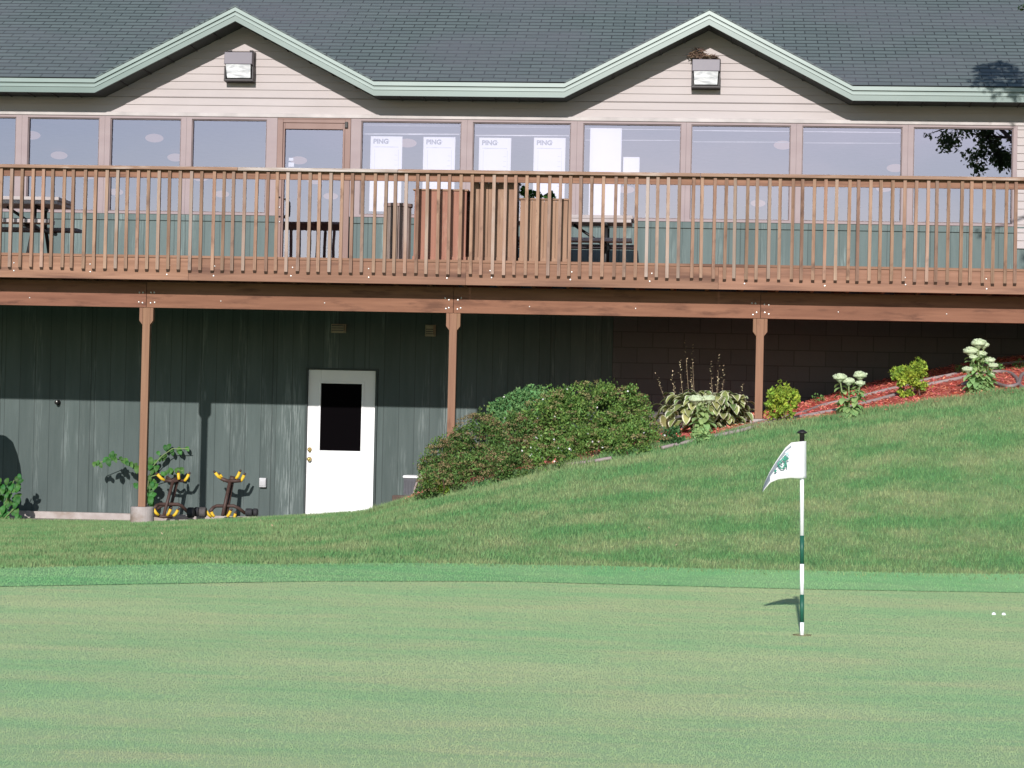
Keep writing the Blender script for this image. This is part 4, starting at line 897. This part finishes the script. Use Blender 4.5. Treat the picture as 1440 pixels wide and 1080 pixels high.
# small dark plants at the bed edge
for (px, py, r, m_, lb_) in ((944, 628, .13, 'dkleaf', 'small dark green plant at the bed edge left of the hosta'), (985, 622, .09, 'sedum', 'low blue green plant at the edge in front of the hosta'), (800, 653, .09, 'weed', 'low weed in the grass below the largest shrub'), (612, 700, .12, 'privet', 'small light green weed at the foot of the low shrub')):
    b2 = dot(px, py); shrub('low_plant', lb_, 'plant', b2, [((0, 0, r*.8), (r, r, r*.8)), ((r*.5, 0, r*.5), (r*.7, r*.7, r*.5))], 700, 24, .04, .035, m_, 'small plants along the bed edge', None, 0, 0)
for (px, py, lb_) in ((1432, 516, 'small green seedling behind the top hose at the right edge'), (1402, 520, 'small green seedling behind the hose right of the tallest sedum'), (1350, 524, 'small green seedling in the shade left of the tallest sedum'), (1152, 563, 'small green seedling in the shade behind the lower sedum')):
    b2 = dot(px, py+4); shrub('seedling', lb_, 'plant', b2, [((0, 0, .05), (.07, .07, .06))], 90, 9, .035, .035, 'weed', 'seedlings along the back of the bed', None, 0, 0)
# hoses
def hose(name, label, pts, r=.02, lift=.02):
    w = [G(x, y) for x, y in pts]
    # smooth
    q = []
    for i in range(len(w)-1):
        p0, p1, p2, p3 = w[max(i-1, 0)], w[i], w[i+1], w[min(i+2, len(w)-1)]
        for k in range(8):
            s = k/8; v = .5*((2*p1)+(-p0+p2)*s+(2*p0-5*p1+4*p2-p3)*s*s+(-p0+3*p1-3*p2+p3)*s**3); v.z = max(v.z, float(h(v.x, v.y))+lift) if True else v.z; q.append(v)
    q.append(Vector((w[-1].x, w[-1].y, w[-1].z+lift))); b0_ = q[0].copy()
    m = MB().tube([v-b0_ for v in q], r, 8); o = m.build(name, 'hose', None, smooth=True); frame_it(o, b0_); tag(o, label, 'hose', 'grey hoses on the mulch'); return o
hose('garden_hose', 'grey hose running highest across the mulch bed', [(930, 634), (985, 621), (1030, 610), (1075, 596), (1125, 585), (1155, 574), (1190, 566), (1230, 556), (1262, 548), (1300, 538), (1340, 530), (1365, 522), (1385, 517), (1410, 515.5), (1445, 512), (1500, 508)], .021, .03)
hose('garden_hose', 'grey hose running below the highest one, looped at the right', [(1000, 619), (1045, 609), (1080, 599), (1127, 590), (1180, 580), (1212, 572), (1256, 560), (1300, 546), (1340, 538), (1366, 532), (1400, 527), (1420, 528.5), (1430, 537), (1433, 545), (1445, 550), (1470, 548)], .022, .035)
hose('garden_hose', 'short grey hose coil at the foot of the tallest sedum', [(1353, 546), (1372, 540), (1392, 541), (1408, 547), (1420, 549), (1432, 545), (1436, 534), (1446, 528), (1470, 524)], .022, .045)
hose('garden_hose', 'piece of grey hose at the lawn edge below the large shrub', [(757, 663), (775, 660), (800, 657), (830, 653), (860, 648)], .02, .03)
hose('garden_hose', 'piece of grey hose at the lawn edge below the low shrub', [(640, 692), (655, 687), (675, 682), (695, 678)], .02, .03)
p = dot(1060, 594); t = MB().blob((0, 0, .03), (.10, .07, .06), 12, 8, .12).build('stone', 'rock', None); frame_it(t, (p[0]-.1, p[1], p[2])); tag(t, 'small grey stone at the foot of the right-hand deck post', 'stone')

# vine beside the left post
def vine(name, label, base, leaves, stems, m_, size):
    t = thing(name, label, 'plant', base); lf = MB(); st = MB(); b = Vector(base)
    for (px, py, n) in leaves:
        q = P(px, py, n+random.uniform(-.05, .05))-b; an = random.uniform(-2.6, -.5); L = size*random.uniform(.75, 1.2)
        d = Vector((math.cos(an)*.8, -.35+random.uniform(-.3, .3), math.sin(an)*.8)).normalized(); big_leaf(lf, q-d*L*.5, q+d*L*.5, L*.62, .3, up=Vector((0, -1, .5)))
    for pts in stems: st.tube([P(x, y, n)-b for x, y, n in pts], .006, 5)
    lf.build('foliage', m_, t, smooth=True); st.build('stem', 'stem', t)
def zx(l, n): return [(130+x/5.333, 600+y/5.333, n) for x, y in l]
LB = [(15, 282), (40, 275), (62, 290), (100, 250), (122, 268), (150, 212), (172, 250), (160, 230), (140, 225), (215, 240), (232, 258), (262, 275), (290, 285), (318, 295), (335, 320), (250, 262)]
RB = [(548, 160), (575, 150), (600, 195), (650, 180), (712, 168), (495, 200), (540, 232), (475, 265), (510, 245), (440, 255), (470, 300), (420, 285), (660, 190), (590, 180)]
MBk = [(430, 310), (450, 340), (480, 320), (560, 345), (590, 335), (640, 335), (670, 330), (430, 390), (460, 420), (470, 450), (440, 450), (330, 450), (325, 440), (440, 500), (420, 520), (440, 550), (430, 570), (450, 520), (400, 330), (390, 360), (380, 420), (395, 480), (410, 300), (530, 355), (425, 470), (450, 435), (415, 545), (445, 580), (385, 540)]
bv = (U(208, 720, -.35), -.35, .03)
vine('climbing_vine', 'leafy green vine sprawling on both sides of the left deck post', bv, zx(LB, -.6)+zx(RB, -.17)+zx(MBk, -.32)+zx(MBk, -.25), [zx([(400, 640), (395, 480), (400, 330), (330, 300), (250, 265), (150, 230), (30, 280)], -.45), zx([(400, 640), (420, 400), (450, 300), (520, 220), (600, 165), (720, 165)], -.25), zx([(420, 380), (520, 350), (680, 330)], -.3)], 'vine', .105)
vb = [(random.uniform(-45, 26), random.uniform(682, 730), -.7) for i in range(110)]+[(random.uniform(12, 32), random.uniform(670, 690), -.7) for i in range(10)]+[(random.uniform(-40, 10), random.uniform(676, 700), -.8) for i in range(40)]
bl = (U(0, 730, -.7), -.7, 0.)
vine('leafy_bush', 'leafy green bush at the foot of the wall, left edge', bl, vb, [[(0, 735, -.7), (10, 700, -.7), (20, 675, -.7)], [(5, 735, -.7), (-10, 690, -.75)], [(0, 735, -.7), (20, 715, -.7), (28, 700, -.7)]], 'vine', .10)
# stand-in dome, added unseen past the left edge to throw a shadow on the wall
p = P(-45, 640, -1.2); t = thing('shadow_caster', 'unseen dark dome on two thin posts past the left edge, added to shadow the wall', 'shadow caster', (p.x, -1.2, 0.))
MB().lathe([(.30, .98), (.31, 1.00), (.285, 1.16), (.24, 1.32), (.18, 1.46), (.10, 1.53), (.02, 1.55)], seg=28).build('dome', 'acgrey', t, smooth=True)
MB().tube([(-.12, 0, 0), (-.12, 0, .99)], .02).build('post', 'black', t); MB().tube([(.12, 0, 0), (.12, 0, .99)], .02).build('post', 'black', t)
# ------------------------------------------------------------------ racks
def rack(label, tubes, ylw, wheels, base_px):
    b = P(*base_px, -.55); b.z = float(h(b.x, -.55)); t = thing('bag_rack', label, 'rack', b, 'brown racks by the wall')
    def q(x, y, n): return P(200+x/8, 640+y/8, n)-b
    for nm, pts, r in tubes:
        MB().tube([q(*p) for p in pts], r, 8).build(nm, 'rust', t, smooth=True)
    for (p0, p1) in ylw:
        a_, c_ = q(*p0), q(*p1); d = (c_-a_); pr = MB().tube([a_, a_+d*.5+Vector((0, 0, -.012)), c_], .020, 10, 0)
        pr.tube([a_-d.normalized()*.03, a_], .014, 8, 1); pr.build('prong', ['yellow', 'rust'], t, smooth=True)
    for (x0, x1, y0, y1, n, m_) in wheels:
        a_, c_ = q(x0, y1, n), q(x1, y0, n); rr = (c_.z-a_.z)/2; w = c_.x-a_.x
        wl = MB().lathe([(rr*.55, 0), (rr*.9, 0), (rr, w*.12), (rr, w*.88), (rr*.9, w), (rr*.55, w)], (a_.x, a_.y, a_.z+rr), 24, axis='x'); wo = wl.build('wheel', m_, t, smooth=False)
        MB().lathe([(rr*.5, 0), (rr*.5, w-.01)], (a_.x+.005, a_.y, a_.z+rr), 18, axis='x').build('hub', 'black', wo)
rack('brown steel rack with yellow prongs next to the left deck post',
     [('arch', [(130, 600, -.75), (165, 565, -.7), (200, 552, -.65), (400, 552, -.65), (440, 570, -.62), (515, 640, -.55)], .023), ('arch', [(165, 610, -.45), (225, 570, -.45), (300, 560, -.5), (400, 560, -.55)], .018),
      ('post', [(240, 690, -.75), (345, 295, -.55)], .022), ('post', [(305, 640, -.5), (395, 295, -.42)], .022), ('crossbar', [(250, 285, -.55), (350, 295, -.55), (400, 285, -.45), (470, 290, -.45)], .022), ('crossbar', [(275, 245, -.42), (330, 285, -.45), (395, 260, -.42)], .02),
      ('crossbar', [(130, 675, -.75), (240, 692, -.75), (340, 690, -.7)], .022)],
     [((170, 215, -.6), (255, 285, -.55)), ((407, 200, -.5), (413, 275, -.5)), ((525, 215, -.45), (475, 290, -.45)), ((128, 608, -.82), (185, 675, -.78)), ((320, 608, -.75), (280, 680, -.74)), ((402, 618, -.7), (350, 685, -.7))],
     [(510, 585, 588, 705, -.62, 'rubber'), (590, 640, 585, 690, -.45, 'rubber')], (240, 715))
rack('brown steel rack with yellow prongs nearest the pale utility box',
     [('arch', [(765, 630, -.7), (800, 590, -.65), (835, 572, -.62), (1030, 572, -.62), (1080, 595, -.6), (1160, 655, -.55)], .023),
      ('post', [(905, 680, -.72), (985, 310, -.55)], .024), ('post', [(945, 680, -.62), (1012, 310, -.45)], .024), ('crossbar', [(890, 265, -.6), (960, 292, -.55), (1050, 292, -.5), (1110, 285, -.5)], .024), ('crossbar', [(985, 258, -.5), (1050, 275, -.48)], .035)],
     [((822, 197, -.62), (890, 265, -.58)), ((875, 222, -.5), (928, 292, -.5)), ((1098, 188, -.5), (1055, 265, -.5)), ((1146, 225, -.48), (1105, 295, -.48)), ((712, 622, -.8), (780, 695, -.76)), ((778, 640, -.7), (812, 692, -.7)), ((995, 626, -.72), (955, 692, -.72)), ((1047, 658, -.6), (1030, 700, -.6))],
     [(645, 720, 585, 700, -.85, 'rubber2'), (1165, 1240, 600, 690, -.6, 'rubber'), (1245, 1298, 600, 690, -.5, 'rubber')], (315, 715))
# cooling unit and sleeper beside the low shrub
a, b = P(569.5, 705, -.75), P(589, 668.5, -.75); t = thing('cooling_unit', 'small dark unit with white lid half behind the low shrub', 'unit', (a.x, -.75, float(h(a.x, -.75))-.02)); zt_ = b.z-t.location.z; w = .36
cs = MB(); cs.box(0, w, -.18, .18, 0, zt_-.035)
for k in range(9): cs.box(.012+k*.04, .028+k*.04, -.186, -.181, .05, zt_-.06)
cs.build('casing', 'acgrey', t, bevel=.004); MB().box(-.012, w+.012, -.195, .195, zt_-.034, zt_).build('lid', 'white', t, bevel=.012)
MB().tube([(.13, -.22, 0), (.125, -.25, zt_*.45), (.16, -.24, zt_*.75), (.22, -.2, zt_+.03)], .014, 8).build('pipe', 'hose', t, smooth=True)
a, b = P(552, 716, -.95), P(580, 697, -.95); o = MB().box(0, b.x-a.x+.3, -.07, .07, -.2, b.z-a.z+.02).build('timber_sleeper', 'oldbox', None, bevel=.008); frame_it(o, (a.x, -.95, a.z-.02)); tag(o, 'dark weathered timber block on the ground beside the low shrub', 'timber')
# tufts at the foot of the curb
for (px, py, lb_) in ((108, 730, 'small green weed growing against the concrete curb'),):
    b2 = dot(px, py); shrub('seedling', lb_, 'plant', b2, [((0, 0, .06), (.05, .05, .07))], 60, 6, .035, .04, 'weed', None, None, 0, 0)

# ------------------------------------------------------------------ flagstick (world space, on the green)
base = CM.translation+0*Vector((0, 0, 0)); d = ray(1128, 893.5); tt = -CZ/d.z; FB = Vector((0, 0, CZ))+d*tt; FB.z = 0
DY = FB.y
def W(px, py, dy=0): d = ray(px, py); s = (DY+dy)/d.y; return Vector((0, 0, CZ))+d*s-FB
fl = bpy.data.objects.new('flagstick', None); COL.objects.link(fl); fl.location = FB; tag(fl, 'white and green banded flagstick standing in the hole on the green', 'flagstick')
for y0, y1, m_ in ((895, 875, 'white'), (875, 836, 'polegreen'), (836, 793, 'white'), (793, 753, 'polegreen'), (753, 618, 'white')):
    p0, p1 = W(1127.8, y0), W(1127.8, y1); MB().tube([p0, p1], .0142, 16).build('pole_band', m_, fl, smooth=True)
p0 = W(1127.8, 621); p1 = W(1127.9, 606)
MB().lathe([(.017, -.002), (.016, .05), (.018, .052), (.034, .058), (.036, .064), (.028, .07), (.015, .078), (.012, .082)], p0, 20).build('knob', 'black', fl, smooth=True)
# flag
zk = 9.72*1.111
def fp(x, y): return (1060+x/10.8, 600+y/10.8)
TOP = [(795, 218), (740, 222), (680, 228), (570, 240), (480, 320), (410, 420), (330, 540), (240, 690), (180, 820), (140, 930), (132, 985)]
BOT = [(797, 782), (740, 786), (670, 785), (560, 778), (450, 790), (370, 800), (300, 830), (255, 850), (215, 895), (165, 950), (138, 988)]
NR = 14; fv = []; fm = MB(); k = len(TOP)
for i in range(k):
    s = i/(k-1)
    for j in range(NR+1):
        t_ = j/NR; x = TOP[i][0]+(BOT[i][0]-TOP[i][0])*t_; y = TOP[i][1]+(BOT[i][1]-TOP[i][1])*t_
        dep = -.02-.05*math.sin(s*3.0)+.06*s*(1-t_)+.012*math.sin(t_*7+s*9)*s
        fv.append(W(*fp(x, y), dep))
fs = []; ms = []
for i in range(k-1):
    for j in range(NR):
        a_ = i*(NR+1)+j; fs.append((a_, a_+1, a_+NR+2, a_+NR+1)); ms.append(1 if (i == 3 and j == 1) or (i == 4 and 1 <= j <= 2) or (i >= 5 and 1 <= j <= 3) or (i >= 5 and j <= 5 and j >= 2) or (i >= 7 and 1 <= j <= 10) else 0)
fm.v = [tuple(v) for v in fv]; fm.f = fs; fm.m = ms
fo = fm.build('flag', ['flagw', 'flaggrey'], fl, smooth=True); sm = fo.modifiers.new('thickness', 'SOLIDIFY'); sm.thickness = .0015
em = MB()
def stroke(pts, r, mi=0):
    em.tube([W(*fp(x, y), -.098) for x, y in pts], r, 6, mi)
stroke([(380, 590), (365, 560), (395, 530), (430, 560)], .006); stroke([(380, 590), (410, 630), (445, 632), (470, 600), (455, 570), (490, 575)], .006); stroke([(430, 490), (470, 515), (490, 560), (500, 620)], .005)
stroke([(395, 540), (420, 510), (440, 480), (470, 510), (530, 485)], .005); stroke([(470, 440), (480, 490), (455, 520)], .007); stroke([(315, 690), (340, 655)], .007); stroke([(440, 470), (500, 470), (520, 500)], .004)
stroke([(480, 400), (500, 410), (530, 390)], .006, 1); stroke([(490, 430), (520, 440), (505, 460)], .007, 1)
em.build('emblem', ['flaggreen', 'flagblue'], fl, smooth=True)
cup = MB().lathe([(.054, -.05), (.054, .004), (.06, .006), (.064, .004), (.064, -.05)], seg=28).build('golf_hole', 'hole', None); cup.location = FB; tag(cup, 'dark rim of the hole around the foot of the flagstick', 'golf hole')
for x, y, lb_ in ((1397.5, 863, 'white golf ball on the green at the right, left one of the two'), (1411.5, 863.5, 'white golf ball on the green, one nearest the right edge')):
    d = ray(x, y); s = -(CZ-.008)/d.z; p = Vector((0, 0, CZ))+d*s
    b = MB().blob((0, 0, 0), (.0165, .0165, .0165), 16, 12).build('golf_ball', 'white', None, smooth=True); b.location = (p.x, p.y, .003); tag(b, lb_, 'golf ball', 'golf balls on the green')

# ------------------------------------------------------------------ tree past the right edge, one twig in the picture
tb = (7.9, -4.6, float(h(7.9, -4.6))-.05); t = thing('shade_tree', 'leafy tree past the right edge with one twig showing in the top corner', 'tree', tb)
tk = MB(); zb_ = tb[2]; ctr = Vector((.1, -.2, 7.0-zb_)); tk.tube([(0, 0, 0), (.05, 0, 1.2), (0, .05, 2.6), (.1, .0, 4.6)], [.17, .15, .12, .06], 12)
tips = []
for i in range(16):
    e = ctr+Vector((random.uniform(-1.2, 1.6), random.uniform(-1.4, 1.4), random.uniform(-.8, 1.2))); s_ = Vector((.03, .05, random.uniform(2.0, 4.2))); tk.tube([s_, s_.lerp(e, .5)+Vector((0, 0, .2)), e], [.06, .035, .012], 6); tips.append(e)
tw_ = P(1436, 11, -5.2)-Vector(tb); tk.tube([(.0, .05, 3.0), (-1.2, -.3, 4.35), tw_+Vector((.35, 0, .12)), tw_], [.05, .03, .012, .004], 6)
tk.tube([(.05, .0, 2.6), (.1, -1.4, 3.7), (-.3, -2.8, 6.2-zb_), (-1.1, -3.4, 6.35-zb_)], [.08, .05, .03, .01], 6); tk.tube([(-.1, -2.4, 5.7-zb_), (-.35, -3.3, 5.9-zb_)], [.03, .01], 6)
tk.build('trunk', 'bark', t)
lumps = [((0, -.2, 7.3-zb_), (1.5, 1.4, 1.2)), ((-1.2, -3.4, 6.3-zb_), (.55, .5, .38)), ((-.75, -3.4, 6.05-zb_), (.5, .5, .5)), ((-.35, -3.2, 5.95-zb_), (.45, .5, .5)), ((-1.55, -.4, 7.8-zb_), (.85, .9, .5)), ((.9, -.2, 6.4-zb_), (1, 1, .9))]
rng = np.random.default_rng(11); C, Nn = clump_points(lumps, 13500, 210, .17, .3); D = Nn*.4+rand_dirs(len(C), -.3); D /= np.linalg.norm(D, axis=1)[:, None]
C3_ = np.array(tw_)+rng.normal(size=(9, 3))*np.array([.05, .05, .03])+np.array([.03, 0, 0]); C = np.concatenate([C, C3_]); D = np.concatenate([D, rand_dirs(9, -.6)])
ll = rng.uniform(.06, .11, len(C)); V, Fa = leaf_quads(C, D, ll, ll*.55); npmesh('crown', V, Fa, 'treeleaf', t)

# ------------------------------------------------------------------ light
EL = R(20.8); AZ = R(6.8)      # light travels toward +Y, turned AZ to the right
sl = bpy.data.lights.new('sun', 'SUN'); so = bpy.data.objects.new('sun', sl); COL.objects.link(so)
sl.energy = 3.9; sl.angle = R(.5); sl.color = (1, .955, .915)
dirv = Vector((math.sin(AZ)*math.cos(EL), math.cos(AZ)*math.cos(EL), -math.sin(EL))); so.rotation_euler = dirv.to_track_quat('-Z', 'Y').to_euler()
wd = bpy.data.worlds.new('World'); scn.world = wd; wd.use_nodes = True; g = NG(wd.node_tree); bg = wd.node_tree.nodes['Background']
sk = g.n('ShaderNodeTexSky'); sk.sky_type = 'NISHITA'; sk.sun_disc = False; sk.sun_elevation = EL; sk.sun_rotation = math.pi+AZ; sk.air_density = 1.0; sk.dust_density = .25; sk.ozone_density = 2.5
cn = g.noise(g.coords('Generated', (2.2, 2.2, 7)), 1, 6, .55, .4); g.l(g.mix(g.ramp(cn, .42, .66), sk.outputs[0], g.mix(1.0, sk.outputs[0], (1.28, 1.16, 1.14), 'MULTIPLY')), bg.inputs[0]); bg.inputs[1].default_value = .10
vs = scn.view_settings; vs.view_transform = 'Standard'; vs.look = 'None'; vs.exposure = 0.42; vs.gamma = 1; vs.use_curve_mapping = False
scn.render.engine = 'CYCLES'; scn.cycles.use_denoising = True; scn.cycles.max_bounces = 8; scn.cycles.transparent_max_bounces = 16
